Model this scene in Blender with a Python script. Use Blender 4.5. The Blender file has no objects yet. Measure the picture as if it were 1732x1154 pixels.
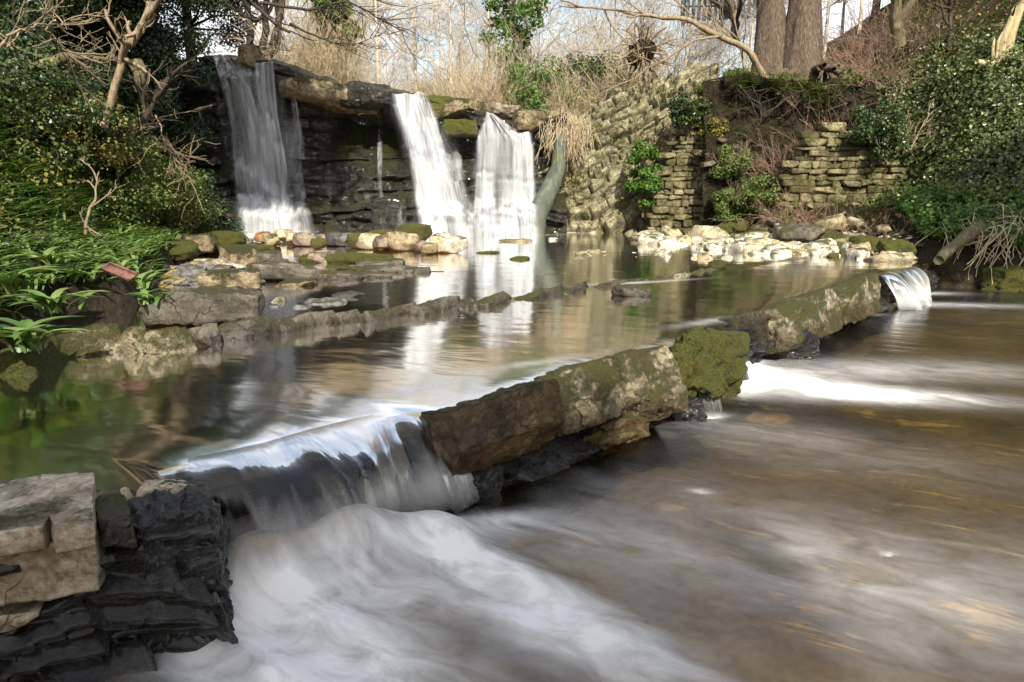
import bpy, math, random
import numpy as np
from mathutils import Vector

# ------------------------------------------------------------------ camera, sky, sun
S = bpy.context.scene
COL = S.collection
R = math.radians
F = 1155.0                      # focal length in photo pixels (photo 1732 wide)
CX, CY = 866.0, 577.0
CAMH = 1.15
PITCH = math.atan((577 - 320) / F)
cd = bpy.data.cameras.new('camera')
cam = bpy.data.objects.new('camera', cd)
COL.objects.link(cam)
cd.sensor_width = 36.0
cd.lens = 36.0 * F / 1732.0
cd.clip_start = 0.05
cd.clip_end = 2000
cam.location = (0, 0, CAMH)
cam.rotation_euler = (math.pi / 2 - PITCH, 0, 0)
S.camera = cam

SUN_EL, SUN_AZ = R(39), R(12)   # azimuth measured from straight behind the camera, to the right
SUND = np.array([math.sin(SUN_AZ) * math.cos(SUN_EL), -math.cos(SUN_AZ) * math.cos(SUN_EL), math.sin(SUN_EL)])
w = bpy.data.worlds.new("World")
S.world = w
w.use_nodes = True
wn = w.node_tree
bg = wn.nodes['Background']
sky = wn.nodes.new('ShaderNodeTexSky')
sky.sky_type = 'NISHITA'
sky.sun_disc = False
sky.sun_elevation = SUN_EL
sky.sun_rotation = math.atan2(SUND[0], SUND[1])
sky.dust_density = 2.0
sky.air_density = 1.2
tc = wn.nodes.new('ShaderNodeTexCoord')
cn = wn.nodes.new('ShaderNodeTexNoise')
cn.inputs['Scale'].default_value = 2.6
cn.inputs['Detail'].default_value = 6
cn.inputs['Roughness'].default_value = 0.6
wn.links.new(tc.outputs['Generated'], cn.inputs['Vector'])
cr = wn.nodes.new('ShaderNodeValToRGB')
cr.color_ramp.elements[0].position = 0.40
cr.color_ramp.elements[1].position = 0.62
wn.links.new(cn.outputs[0], cr.inputs[0])
cm_ = wn.nodes.new('ShaderNodeMix')
cm_.data_type = 'RGBA'
cm_.inputs[7].default_value = (6.0, 6.1, 6.3, 1)
wn.links.new(cr.outputs[0], cm_.inputs[0])
wn.links.new(sky.outputs[0], cm_.inputs[6])
wn.links.new(cm_.outputs[2], bg.inputs[0])
bg.inputs[1].default_value = 0.15
ld = bpy.data.lights.new('sun', 'SUN')
ld.energy = 5.0
ld.angle = R(0.55)
ld.color = (1.0, 0.93, 0.80)
lo = bpy.data.objects.new('sun', ld)
COL.objects.link(lo)
lo.rotation_euler = Vector(SUND).to_track_quat('Z', 'Y').to_euler()
S.view_settings.view_transform = 'Standard'
S.view_settings.look = 'None'
S.view_settings.gamma = 1.0
S.view_settings.use_curve_mapping = False
S.view_settings.exposure = 0.65
S.render.engine = 'CYCLES'
S.cycles.max_bounces = 8
S.cycles.diffuse_bounces = 3
S.cycles.glossy_bounces = 3
S.cycles.transmission_bounces = 4
S.cycles.transparent_max_bounces = 24
S.cycles.caustics_reflective = False
S.cycles.caustics_refractive = False
S.cycles.use_denoising = True
try:
    S.cycles.denoiser = 'OPENIMAGEDENOISE'
except Exception:
    pass

# ------------------------------------------------------------------ pixel -> world
ct, st = math.cos(PITCH), math.sin(PITCH)
def ray(px, py):
    u = (px - CX) / F
    v = (CY - py) / F
    return np.array([u, ct + v * st, -st + v * ct])
def G(px, py, z=0.0):
    d = ray(px, py)
    t = (z - CAMH) / d[2]
    return np.array([0, 0, CAMH]) + d * t
def D(px, py, Y):
    d = ray(px, py)
    return np.array([0, 0, CAMH]) + d * (Y / d[1])

# ------------------------------------------------------------------ numeric helpers
rng = np.random.default_rng(11)
random.seed(5)
def _h(i, j, k, s):
    n = (i.astype(np.int64) * 374761393 + j.astype(np.int64) * 668265263 + k.astype(np.int64) * 2147483647 + s * 974634777) & 0xffffffff
    n = ((n ^ (n >> 13)) * 1274126177) & 0xffffffff
    n = ((n ^ (n >> 15)) * 2246822519) & 0xffffffff
    return ((n ^ (n >> 16)) & 0xffffff) / float(0xffffff)
def h1(i, s=0):
    i = np.asarray(i)
    return _h(i, i * 0 + 17, i * 0 + 3, s)
def h2(i, j, s=0):
    return _h(np.asarray(i), np.asarray(j), np.asarray(i) * 0 + 5, s)
def vnoise(p, s=0):
    p = np.asarray(p, float)
    f = np.floor(p)
    t = p - f
    t = t * t * (3 - 2 * t)
    i, j, k = (f[..., a].astype(np.int64) for a in range(3))
    r = 0
    for a in (0, 1):
        wa = t[..., 0] if a else 1 - t[..., 0]
        for b in (0, 1):
            wb = t[..., 1] if b else 1 - t[..., 1]
            for c in (0, 1):
                wc = t[..., 2] if c else 1 - t[..., 2]
                r = r + wa * wb * wc * _h(i + a, j + b, k + c, s)
    return r
def fbm(p, o=4, s=0, g=0.5):
    p = np.asarray(p, float)
    r, a, n = 0, 1.0, 0
    for q in range(o):
        r = r + a * vnoise(p * 2.03 ** q + q * 7.3, s + q)
        n += a
        a *= g
    return r / n
def sst(a, b, x):
    t = np.clip((x - a) / (b - a), 0, 1)
    return t * t * (3 - 2 * t)
def xyz(x, y, z):
    return np.stack(np.broadcast_arrays(np.asarray(x, float), np.asarray(y, float), np.asarray(z, float)), -1)

def mesh(name, V, Fa, mat, parent=None, smooth=True, attrs=None, loc=None):
    V = np.asarray(V, np.float32)
    me = bpy.data.meshes.new(name)
    if isinstance(Fa, np.ndarray):
        Fa = [Fa]
    Fa = [np.asarray(f, np.int32) for f in Fa if len(f)]
    me.vertices.add(len(V))
    me.vertices.foreach_set('co', V.ravel())
    nl = sum(f.size for f in Fa)
    npol = sum(len(f) for f in Fa)
    me.loops.add(nl)
    me.polygons.add(npol)
    me.loops.foreach_set('vertex_index', np.concatenate([f.ravel() for f in Fa]))
    tot = np.concatenate([np.full(len(f), f.shape[1]) for f in Fa])
    sta = np.concatenate([[0], np.cumsum(tot)[:-1]])
    me.polygons.foreach_set('loop_start', sta.astype(np.int32))
    me.polygons.foreach_set('loop_total', tot.astype(np.int32))
    me.polygons.foreach_set('use_smooth', np.full(npol, smooth))
    me.update(calc_edges=True)
    me.validate()
    for k, a in (attrs or {}).items():
        a = np.asarray(a, np.float32)
        if a.ndim == 1:
            at = me.attributes.new(k, 'FLOAT', 'POINT')
            at.data.foreach_set('value', a)
        else:
            at = me.attributes.new(k, 'FLOAT_VECTOR', 'POINT')
            at.data.foreach_set('vector', a.ravel())
    if mat:
        me.materials.append(mat)
    o = bpy.data.objects.new(name, me)
    COL.objects.link(o)
    if parent is not None:
        o.parent = parent
    if loc is not None:
        o.location = loc
    return o
def tag(o, label, cat, group=None, kind=None):
    o['label'] = label
    o['category'] = cat
    if group: o['group'] = group
    if kind: o['kind'] = kind
    return o
def struct(o):
    o['kind'] = 'structure'
    return o
def empty(name, loc, rz=0.0):
    o = bpy.data.objects.new(name, None)
    o.empty_display_size = 0.1
    COL.objects.link(o)
    o.location = loc
    o.rotation_euler = (0, 0, rz)
    return o
def copy_tree(o, parent=None):
    c = o.copy()
    COL.objects.link(c)
    c.parent = parent
    for ch in o.children:
        copy_tree(ch, c)
    return c
def gridfaces(nu, nv, off=0):
    a = np.arange(nu * nv).reshape(nu, nv) + off
    return np.stack([a[:-1, :-1], a[1:, :-1], a[1:, 1:], a[:-1, 1:]], -1).reshape(-1, 4)
def join(parts):
    V, Q, T, n = [], [], [], 0
    for v, f in parts:
        V.append(v)
        (Q if f.shape[1] == 4 else T).append(f + n)
        n += len(v)
    out = []
    if Q: out.append(np.concatenate(Q))
    if T: out.append(np.concatenate(T))
    return np.concatenate(V), out
def tube(pts, rad, k=6, cap=True):
    pts = np.asarray(pts, float)
    n = len(pts)
    rad = np.broadcast_to(np.asarray(rad, float), (n,))
    tan = np.gradient(pts, axis=0)
    tan /= np.linalg.norm(tan, axis=1, keepdims=True) + 1e-9
    ref = np.array([0.13, 0.31, 0.94]) if abs(tan[:, 2]).mean() < 0.8 else np.array([0.9, 0.37, 0.1])
    a = np.cross(tan, ref)
    a /= np.linalg.norm(a, axis=1, keepdims=True) + 1e-9
    b = np.cross(tan, a)
    th = np.arange(k) * 2 * math.pi / k
    V = pts[:, None] + rad[:, None, None] * (a[:, None] * np.cos(th)[None, :, None] + b[:, None] * np.sin(th)[None, :, None])
    idx = np.arange(n * k).reshape(n, k)
    nx = np.roll(idx, -1, 1)
    Fq = np.stack([idx[:-1], nx[:-1], nx[1:], idx[1:]], -1).reshape(-1, 4)
    V = V.reshape(-1, 3)
    if k >= 7:
        V = np.concatenate([V, pts[:1], pts[-1:]])
        c0, c1 = n * k, n * k + 1
        Fq = np.concatenate([Fq, np.stack([idx[0], nx[0], nx[0] * 0 + c0, nx[0] * 0 + c0], -1)[:0]])
        i2 = np.arange(0, k - k % 2, 2)
        e = np.stack([idx[0][i2], idx[0][(i2 + 1) % k], idx[0][(i2 + 2) % k], i2 * 0 + c0], -1)
        f = np.stack([idx[-1][(i2 + 2) % k], idx[-1][(i2 + 1) % k], idx[-1][i2], i2 * 0 + c1], -1)
        Fq = np.concatenate([Fq, e, f])
        if k % 2: pass
    return V, Fq
def tubes(lines, k=3):
    return join([tube(p, r, k) for p, r in lines])
def poly_interp(pts, n):
    pts = np.asarray(pts, float)
    d = np.concatenate([[0], np.cumsum(np.linalg.norm(np.diff(pts, axis=0), axis=1))])
    t = np.linspace(0, d[-1], n)
    return np.stack([np.interp(t, d, pts[:, i]) for i in range(pts.shape[1])], -1)
def wob(pts, n, amp, seed=0):
    p = poly_interp(pts, n)
    q = np.linspace(0, 1, n)[:, None] * 6 + np.array([[0, 9.1, 4.7]])
    off = np.stack([fbm(xyz(q[:, 0] + 11 * i, seed * 3.1, i * 5.0), 3, seed) - 0.5 for i in range(3)], -1)
    fade = np.sin(np.linspace(0, math.pi, n))[:, None] ** 0.5
    return p + off * amp * 2 * fade

# ------------------------------------------------------------------ materials
class NB:
    def __init__(s, name):
        s.m = bpy.data.materials.new(name)
        s.m.use_nodes = True
        s.t = s.m.node_tree
        s.t.nodes.clear()
        s.out = s.t.nodes.new('ShaderNodeOutputMaterial')
    def n(s, typ, ins=None, **kw):
        nd = s.t.nodes.new('ShaderNode' + typ)
        for k, v in kw.items():
            setattr(nd, k, v)
        for k, v in (ins or {}).items():
            if hasattr(v, 'is_linked') or isinstance(v, bpy.types.NodeSocket):
                s.t.links.new(v, nd.inputs[k])
            else:
                sk = nd.inputs[k]
                if sk.type == 'RGBA' and len(v) == 3: v = (*v, 1)
                sk.default_value = v
        return nd
    def pos(s):
        return s.n('NewGeometry').outputs['Position']
    def nrm(s):
        return s.n('NewGeometry').outputs['Normal']
    def map(s, v, scale=(1, 1, 1), rot=(0, 0, 0), loc=(0, 0, 0)):
        return s.n('Mapping', {0: v, 'Scale': scale, 'Rotation': rot, 'Location': loc}).outputs[0]
    def noise(s, v, scale, detail=4, rough=0.55, dist=0.0):
        return s.n('TexNoise', {'Vector': v, 'Scale': scale, 'Detail': detail, 'Roughness': rough, 'Distortion': dist}).outputs[0]
    def vor(s, v, scale, feature='F1', out=0):
        return s.n('TexVoronoi', {'Vector': v, 'Scale': scale}, feature=feature).outputs[out]
    def math(s, op, a, b=0.0, c=None, clamp=False):
        d = {0: a, 1: b}
        if c is not None: d[2] = c
        return s.n('Math', d, operation=op, use_clamp=clamp).outputs[0]
    def ramp(s, f, stops, interp='LINEAR'):
        nd = s.n('ValToRGB', {0: f})
        cr = nd.color_ramp
        cr.interpolation = interp
        while len(cr.elements) < len(stops): cr.elements.new(0.5)
        for e, (p, c) in zip(cr.elements, stops):
            e.position = p
            e.color = (*c, 1) if not isinstance(c, (int, float)) else (c, c, c, 1)
        return nd.outputs[0]
    def mix(s, f, a, b, mode='MIX'):
        nd = s.n('Mix', None, data_type='RGBA', blend_type=mode)
        for k, v in ((0, f), (6, a), (7, b)):
            if isinstance(v, bpy.types.NodeSocket): s.t.links.new(v, nd.inputs[k])
            else: nd.inputs[k].default_value = v if isinstance(v, (int, float)) else (*v, 1)
        return nd.outputs[2]
    def attr(s, name, out='Fac'):
        return s.n('Attribute', None, attribute_name=name).outputs[out]
    def bump(s, h, strength=0.5, dist=0.02, normal=None):
        d = {'Strength': strength, 'Distance': dist, 'Height': h}
        if normal is not None: d['Normal'] = normal
        return s.n('Bump', d).outputs[0]
    def sepz(s, v, k=2):
        return s.n('SeparateXYZ', {0: v}).outputs[k]
    def mixsh(s, f, a, b):
        return s.n('MixShader', {0: f, 1: a, 2: b}).outputs[0]
    def done(s, sh):
        s.t.links.new(sh, s.out.inputs[0])
        return s.m

def rock_mat(name, cols, moss=0.5, mossc=((0.03, 0.036, 0.008), (0.095, 0.10, 0.022)), wetline=None, rough=0.75, fine=30, band=0.0, bandrot=(0, 0, 0), bumpd=0.02, spec=0.4, speck=0.7, mossup=0.4, crack=0.6, lichen=0.0, rnd=False, coat=0.0, mossz=None):
    b = NB(name)
    P = b.pos()
    n1 = b.noise(P, 1.7, 5, 0.6, 0.4)
    nm = b.noise(P, 7.0, 8, 0.68, 0.5)
    mixn = b.math('ADD', b.math('MULTIPLY', n1, 0.5), b.math('MULTIPLY', nm, 0.5))
    c = b.ramp(mixn, [(0.32 + 0.36 * i / (len(cols) - 1), k) for i, k in enumerate(cols)])
    if rnd:
        c = b.mix(1.0, c, b.ramp(b.attr('rnd'), [(0, (.55, .5, .45)), (.5, (.95, .95, .9)), (1, (1.35, 1.3, 1.2))]), 'MULTIPLY')
    n2 = b.noise(P, fine * 1.6, 8, 0.72)
    c = b.mix(speck, c, b.ramp(n2, [(0.32, 0.25), (0.48, 0.85), (0.68, 1.6)]), 'MULTIPLY')
    n3 = b.noise(P, 5.0, 5, 0.65, 0.6)
    c = b.mix(b.ramp(n3, [(0.48, 0.0), (0.60, 0.8)]), c, b.mix(1.0, c, (0.42, 0.39, 0.33), 'MULTIPLY'))
    hgt = b.math('ADD', b.math('MULTIPLY', n2, 0.30), b.math('MULTIPLY', nm, 1.1))
    if crack:
        wp = b.n('VectorMath', {0: P, 1: b.n('VectorMath', {0: b.n('TexNoise', {'Vector': P, 'Scale': 4.0, 'Detail': 4}).outputs[1], 3: 0.35}, operation='SCALE').outputs[0]}, operation='ADD').outputs[0]
        cr = b.n('TexVoronoi', {'Vector': b.map(wp, (1, 1, 1.7)), 'Scale': 3.2}, feature='DISTANCE_TO_EDGE').outputs[0]
        cm = b.n('MapRange', {0: cr, 1: 0.0, 2: 0.02, 3: 1.0, 4: 0.0}).outputs[0]
        cm = b.math('MULTIPLY', cm, b.ramp(b.noise(P, 2.6, 3), [(0.45, 0.0), (0.6, crack)]))
        c = b.mix(cm, c, (0.012, 0.01, 0.008))
        hgt = b.math('SUBTRACT', hgt, b.math('MULTIPLY', cm, 0.8))
    if lichen:
        lm_ = b.ramp(b.noise(P, 16, 6, 0.65), [(0.56, 0.0), (0.63, lichen)])
        c = b.mix(lm_, c, (0.45, 0.43, 0.33))
    if band:
        PB = b.map(P, (1.2, 1.2, 1), bandrot)
        PB = b.map(PB, (1, 1, band))
        nb = b.noise(PB, 2.2, 6, 0.65, 0.3)
        c = b.mix(0.6, c, b.ramp(nb, [(0.35, 0.35), (0.5, 0.9), (0.65, 1.4)]), 'MULTIPLY')
        hgt = b.math('ADD', hgt, b.math('MULTIPLY', nb, 1.3))
    ro = b.ramp(n2, [(0.3, max(rough - 0.15, 0.05)), (0.7, min(rough + 0.15, 1))])
    if wetline is not None:
        z = b.sepz(P)
        wv = b.math('ADD', z, b.math('MULTIPLY', b.math('SUBTRACT', n3, 0.5), 0.5))
        wf = b.n('MapRange', {0: wv, 1: wetline - 0.07, 2: wetline + 0.07, 3: 1.0, 4: 0.0}).outputs[0]
        c = b.mix(wf, c, b.mix(1.0, c, (0.34, 0.31, 0.28), 'MULTIPLY'))
        ro = b.mix(wf, ro, (0.2, 0.2, 0.2))
    if moss > 0:
        nz = b.sepz(b.nrm())
        mv = b.math('ADD', b.math('MULTIPLY', nz, mossup), b.math('MULTIPLY', b.noise(P, 3.1, 8, 0.72), 2.1))
        mv = b.math('ADD', mv, b.math('MULTIPLY', n2, 0.5))
        th = 2.0 - moss
        mf = b.n('MapRange', {0: mv, 1: th - 0.10, 2: th + 0.10}).outputs[0]
        if mossz is not None:
            mf = b.math('MULTIPLY', mf, b.n('MapRange', {0: b.sepz(P), 1: mossz, 2: mossz + .15}).outputs[0])
        mcol = b.ramp(b.noise(P, 60, 6, 0.75), [(0.34, mossc[0]), (0.66, mossc[1])])
        mcol = b.mix(b.ramp(nm, [(.4, 0.0), (.65, .6)]), mcol, b.mix(1.0, mcol, (1.5, .95, .7), 'MULTIPLY'))
        c = b.mix(mf, c, mcol)
        ro = b.mix(mf, ro, (0.95, 0.95, 0.95))
        hgt = b.math('ADD', hgt, b.math('MULTIPLY', mf, b.math('MULTIPLY', b.noise(P, 75, 5, 0.75), 1.3)))
    bs = b.n('BsdfPrincipled', {'Base Color': c, 'Roughness': ro, 'Specular IOR Level': spec, 'Coat Weight': coat, 'Coat Roughness': 0.12, 'Normal': b.bump(hgt, 1.0, bumpd * 1.8)})
    return b.done(bs.outputs[0])

def leaf_mat(name, cols, trans=0.35, rough=0.45, spec=0.4):
    b = NB(name)
    r = b.attr('rnd')
    c = b.ramp(r, [(i / (len(cols) - 1), k) for i, k in enumerate(cols)])
    d = b.n('BsdfPrincipled', {'Base Color': c, 'Roughness': rough, 'Specular IOR Level': spec})
    t = b.n('BsdfTranslucent', {0: b.mix(1.0, c, (1.1, 1.2, 0.6), 'MULTIPLY')})
    return b.done(b.mixsh(trans, d.outputs[0], t.outputs[0]))

def bark_mat(name, cols, scale=6, mossf=0.0):
    b = NB(name)
    P = b.pos()
    n = b.noise(b.map(P, (1, 1, 0.3)), scale * 3, 5, 0.65)
    n2 = b.noise(P, scale * 0.5, 4)
    c = b.ramp(n, [(0.3, cols[0]), (0.55, cols[1]), (0.75, cols[2])])
    if mossf:
        c = b.mix(b.ramp(n2, [(0.62 - mossf, 0.0), (0.75 - mossf, 0.85)]), c, (0.10, 0.11, 0.025))
    bs = b.n('BsdfPrincipled', {'Base Color': c, 'Roughness': 0.85, 'Normal': b.bump(b.math('ADD', n, n2), 0.8, 0.03)})
    return b.done(bs.outputs[0])

MAT = {}
MAT['sandstone'] = rock_mat('sandstone', [(0.13, 0.10, 0.055), (0.30, 0.26, 0.16), (0.44, 0.38, 0.24)], moss=0.55, wetline=-0.17, fine=26, bumpd=0.016, lichen=.5)
MAT['pale_slab'] = rock_mat('pale_slab', [(0.26, 0.21, 0.14), (0.44, 0.37, 0.26), (0.52, 0.45, 0.33)], moss=0.12, fine=22, bumpd=0.009, speck=0.75, lichen=.35)
MAT['brown_block'] = rock_mat('brown_block', [(0.035, 0.02, 0.008), (0.10, 0.065, 0.025), (0.22, 0.17, 0.08)], moss=0.38, rough=0.42, fine=20, bumpd=0.012)
MAT['mossy_block'] = rock_mat('mossy_block', [(0.06, 0.05, 0.03), (0.15, 0.13, 0.07), (0.22, 0.2, 0.12)], moss=0.85, mossc=((0.025, 0.036, 0.005), (0.16, 0.185, 0.025)), mossup=0.35, bumpd=0.028)
MAT['grey_block'] = rock_mat('grey_block', [(0.05, 0.045, 0.035), (0.13, 0.115, 0.085), (0.27, 0.24, 0.18)], moss=0.34, wetline=0.06, fine=26, bumpd=0.012)
MAT['shale'] = rock_mat('shale', [(0.014, 0.013, 0.014), (0.035, 0.032, 0.031), (0.075, 0.067, 0.058)], moss=0.15, rough=0.2, band=14, bandrot=(0, 0.22, 0), bumpd=0.06, spec=0.9, coat=.3)
MAT['cliff'] = rock_mat('cliff', [(0.014, 0.012, 0.010), (0.045, 0.039, 0.031), (0.11, 0.095, 0.07)], moss=0.42, mossc=((0.02, 0.025, 0.005), (0.08, 0.085, 0.018)), rough=0.42, band=5, bumpd=0.05, fine=14, coat=.35)
MAT['tan_boulder'] = rock_mat('tan_boulder', [(0.13, 0.10, 0.055), (0.28, 0.22, 0.13), (0.38, 0.31, 0.19)], moss=0.45, fine=14, bumpd=0.03)
MAT['strata'] = rock_mat('strata', [(0.20, 0.175, 0.10), (0.40, 0.36, 0.22), (0.55, 0.50, 0.32)], moss=0.55, mossc=((0.05, 0.06, 0.012), (0.14, 0.16, 0.03)), fine=12, band=5, bandrot=(0, R(31), 0), bumpd=0.02, crack=.9, lichen=.4)
MAT['wall_stone'] = rock_mat('wall_stone', [(0.10, 0.085, 0.045), (0.21, 0.185, 0.10), (0.32, 0.28, 0.16)], moss=0.55, mossc=((0.05, 0.055, 0.012), (0.15, 0.155, 0.035)), mossup=0.2, fine=16, bumpd=0.02, rnd=True)
MAT['soil'] = rock_mat('soil', [(0.018, 0.013, 0.008), (0.045, 0.033, 0.020), (0.085, 0.066, 0.04)], moss=0.42, mossc=((0.025, 0.035, 0.006), (0.08, 0.10, 0.02)), rough=0.9, fine=18, bumpd=0.06, spec=0.2, mossz=.02)
for k, cc in {'white': (0.62, 0.57, 0.45), 'cream': (0.50, 0.43, 0.28), 'tan': (0.36, 0.29, 0.17), 'orange': (0.42, 0.24, 0.11), 'grey': (0.17, 0.16, 0.15), 'slate': (0.06, 0.06, 0.065), 'olive': (0.18, 0.16, 0.07), 'pink': (0.30, 0.235, 0.18)}.items():
    c0 = np.array(cc)
    MAT['st_' + k] = rock_mat('stone_' + k, [tuple(c0 * 0.6), tuple(c0), tuple(np.minimum(c0 * 1.2, 0.8))], moss=0.25 if k != 'olive' else 0.95, fine=30, bumpd=0.008)

def pool_mat(name, tint, foam=True, rough=0.09, rip=0.02, ripscale=(5, 5, 5), flowrot=0.0):
    b = NB(name)
    P = b.pos()
    PM = b.map(P, (1, 1, 1), (0, 0, flowrot))
    rp = b.noise(b.map(PM, ripscale), 1.0, 3, 0.5, 0.3)
    bp = b.bump(rp, 0.35, rip)
    fr = b.n('Fresnel', {'IOR': 1.33, 'Normal': bp}).outputs[0]
    tr = b.n('BsdfTransparent', {0: (*tint, 1)}).outputs[0]
    gl = b.n('BsdfAnisotropic', {'Color': (1, 1, 1, 1), 'Roughness': rough, 'Normal': bp}).outputs[0]
    sh = b.mixsh(fr, tr, gl)
    fm = b.attr('foam')
    st_ = b.noise(b.map(PM, (1.6, 11, 1)), 1.5, 4, 0.55, 0.5)
    cl = b.noise(b.map(PM, (1.2, 2.2, 1)), 2.6, 5, 0.6, 0.6)
    k = b.math('ADD', b.math('MULTIPLY', st_, 0.26), b.math('MULTIPLY', cl, 0.94))
    f2 = b.math('MULTIPLY', fm, b.math('ADD', b.math('MULTIPLY', k, 2.3), -0.48), clamp=True)
    fo = b.n('BsdfDiffuse', {0: (0.70, 0.69, 0.67, 1)}).outputs[0]
    sh = b.mixsh(f2, sh, fo)
    return b.done(sh)
FLOW = R(35)
MAT['pool'] = pool_mat('pool_water', (0.86, 0.71, 0.36), rough=0.10, rip=0.018, ripscale=(1.3, 3.0, 1), flowrot=R(20))
MAT['lower'] = pool_mat('lower_water', (0.87, 0.77, 0.55), rough=0.22, rip=0.03, ripscale=(1.0, 7.0, 1), flowrot=R(28))

def fall_mat():
    b = NB('falling_water')
    uv = b.attr('uvw', 'Vector')
    d = b.attr('dens')
    s1 = b.noise(b.map(uv, (9, 0.5, 1)), 4.0, 4, 0.6, 0.15)
    s2 = b.noise(b.map(uv, (3.0, 0.35, 1)), 3.0, 3, 0.5, 0.25)
    k = b.math('ADD', b.math('MULTIPLY', s1, 0.5), b.math('MULTIPLY', s2, 0.9))
    a = b.math('MULTIPLY', d, b.math('ADD', b.math('MULTIPLY', b.math('SUBTRACT', k, 0.7), 1.9), 0.62), clamp=True)
    a = b.math('MULTIPLY', a, 0.95)
    df = b.n('BsdfDiffuse', {0: (0.72, 0.73, 0.75, 1)}).outputs[0]
    tl = b.n('BsdfTranslucent', {0: (0.72, 0.73, 0.75, 1)}).outputs[0]
    sh = b.mixsh(0.25, df, tl)
    tr = b.n('BsdfTransparent').outputs[0]
    return b.done(b.mixsh(a, tr, sh))
MAT['fall'] = fall_mat()

def cascade_mat():
    b = NB('glassy_cascade')
    uv = b.attr('uvw', 'Vector')
    d = b.attr('dens')
    s1 = b.noise(b.map(uv, (26, 1.2, 1)), 1.0, 4, 0.6, 0.6)
    s2 = b.noise(b.map(uv, (5.5, 1.0, 1)), 1.0, 3, 0.5, 1.2)
    bp = b.bump(b.math('ADD', b.math('MULTIPLY', s1, 0.08), s2), 0.3, 0.05)
    fr = b.n('Fresnel', {'IOR': 1.45, 'Normal': bp}).outputs[0]
    tr = b.n('BsdfTransparent', {0: (0.62, 0.55, 0.46, 1)}).outputs[0]
    gl = b.n('BsdfAnisotropic', {'Color': (1, 1, 1, 1), 'Roughness': 0.24, 'Normal': bp}).outputs[0]
    sh = b.mixsh(b.math('MULTIPLY', fr, 0.9, clamp=True), tr, gl)
    a = b.math('ADD', b.math('MULTIPLY', b.math('SUBTRACT', b.math('ADD', b.math('MULTIPLY', s1, .3), b.math('MULTIPLY', s2, .8)), 0.55), 1.1), d)
    fo = b.n('BsdfDiffuse', {0: (0.70, 0.69, 0.67, 1)}).outputs[0]
    sh = b.mixsh(b.math('MULTIPLY', a, 0.9, clamp=True), sh, fo)
    fd = b.n('MapRange', {0: b.math('ADD', b.sepz(uv, 1), b.math('MULTIPLY', b.math('SUBTRACT', s2, .5), .5)), 1: .72, 2: 1.0}).outputs[0]
    sh = b.mixsh(fd, sh, b.n('BsdfTransparent').outputs[0])
    return b.done(sh)
MAT['cascade'] = cascade_mat()

def bed_mat():
    b = NB('riverbed')
    P = b.pos()
    v = b.n('TexVoronoi', {'Vector': b.map(b.n('VectorMath', {0: P, 1: b.n('TexNoise', {'Vector': P, 'Scale': 3.0}).outputs[1]}, operation='ADD').outputs[0], (1, 1, 0.2)), 'Scale': 3.6, 'Randomness': 1.0})
    c = b.mix(.3, (0.36, 0.25, 0.08), b.ramp(b.sepz(v.outputs['Color'], 0), [(0.0, (0.15, 0.11, 0.05)), (0.5, (0.24, 0.18, 0.08)), (1.0, (0.34, 0.27, 0.14))]))
    n = b.noise(P, 1.2, 5, 0.6, 0.5)
    c = b.mix(0.9, c, b.ramp(n, [(0.3, 0.35), (0.7, 1.5)]), 'MULTIPLY')
    c = b.mix(0.5, c, b.ramp(b.noise(P, 20, 4), [(0.3, 0.5), (0.7, 1.4)]), 'MULTIPLY')
    h = b.math('ADD', b.math('MULTIPLY', v.outputs['Distance'], -1.0), b.math('MULTIPLY', n, 0.6))
    return b.done(b.n('BsdfPrincipled', {'Base Color': c, 'Roughness': 0.7, 'Normal': b.bump(h, 0.8, 0.06)}).outputs[0])
MAT['bed'] = bed_mat()

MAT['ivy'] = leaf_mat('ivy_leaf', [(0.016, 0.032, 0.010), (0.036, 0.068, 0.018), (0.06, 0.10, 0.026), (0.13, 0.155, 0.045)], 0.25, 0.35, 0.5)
MAT['ivy_light'] = leaf_mat('sunlit_ivy_leaf', [(0.03, 0.05, 0.016), (0.07, 0.10, 0.028), (0.12, 0.155, 0.045), (0.21, 0.22, 0.085)], 0.25, 0.35, 0.5)  # lighter copy of the ivy leaf, sunlight put into its colours
MAT['dark_leaf'] = leaf_mat('dark_leaf', [(0.01, 0.022, 0.008), (0.025, 0.05, 0.014), (0.05, 0.08, 0.02)], 0.2, 0.4, 0.5)
MAT['bright_leaf'] = leaf_mat('bright_leaf', [(0.05, 0.11, 0.02), (0.10, 0.20, 0.03), (0.17, 0.28, 0.05)], 0.4)
MAT['garlic'] = leaf_mat('garlic_leaf', [(0.05, 0.092, 0.02), (0.09, 0.165, 0.038), (0.15, 0.235, 0.06), (0.22, 0.26, 0.09)], 0.22, 0.4, 0.4)
MAT['grass'] = leaf_mat('grass_blade', [(0.06, 0.11, 0.02), (0.13, 0.19, 0.04), (0.26, 0.26, 0.09)], 0.35)
MAT['litter'] = leaf_mat('dead_leaf', [(0.07, 0.035, 0.015), (0.16, 0.09, 0.04), (0.28, 0.18, 0.09)], 0.2, 0.8, 0.2)
MAT['yellow_leaf'] = leaf_mat('yellow_leaf', [(0.10, 0.10, 0.02), (0.22, 0.20, 0.05), (0.35, 0.30, 0.09)], 0.35)
MAT['straw'] = bark_mat('straw_stem', [(0.42, 0.31, 0.18), (0.62, 0.50, 0.32), (0.76, 0.66, 0.46)])
MAT['twig'] = bark_mat('bare_twig', [(0.14, 0.10, 0.06), (0.28, 0.21, 0.13), (0.42, 0.34, 0.23)])
MAT['palebranch'] = bark_mat('pale_branch', [(0.42, 0.35, 0.26), (0.62, 0.54, 0.42), (0.76, 0.69, 0.56)])  # pale birch-like twigs, lightened further in place of background haze
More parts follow.
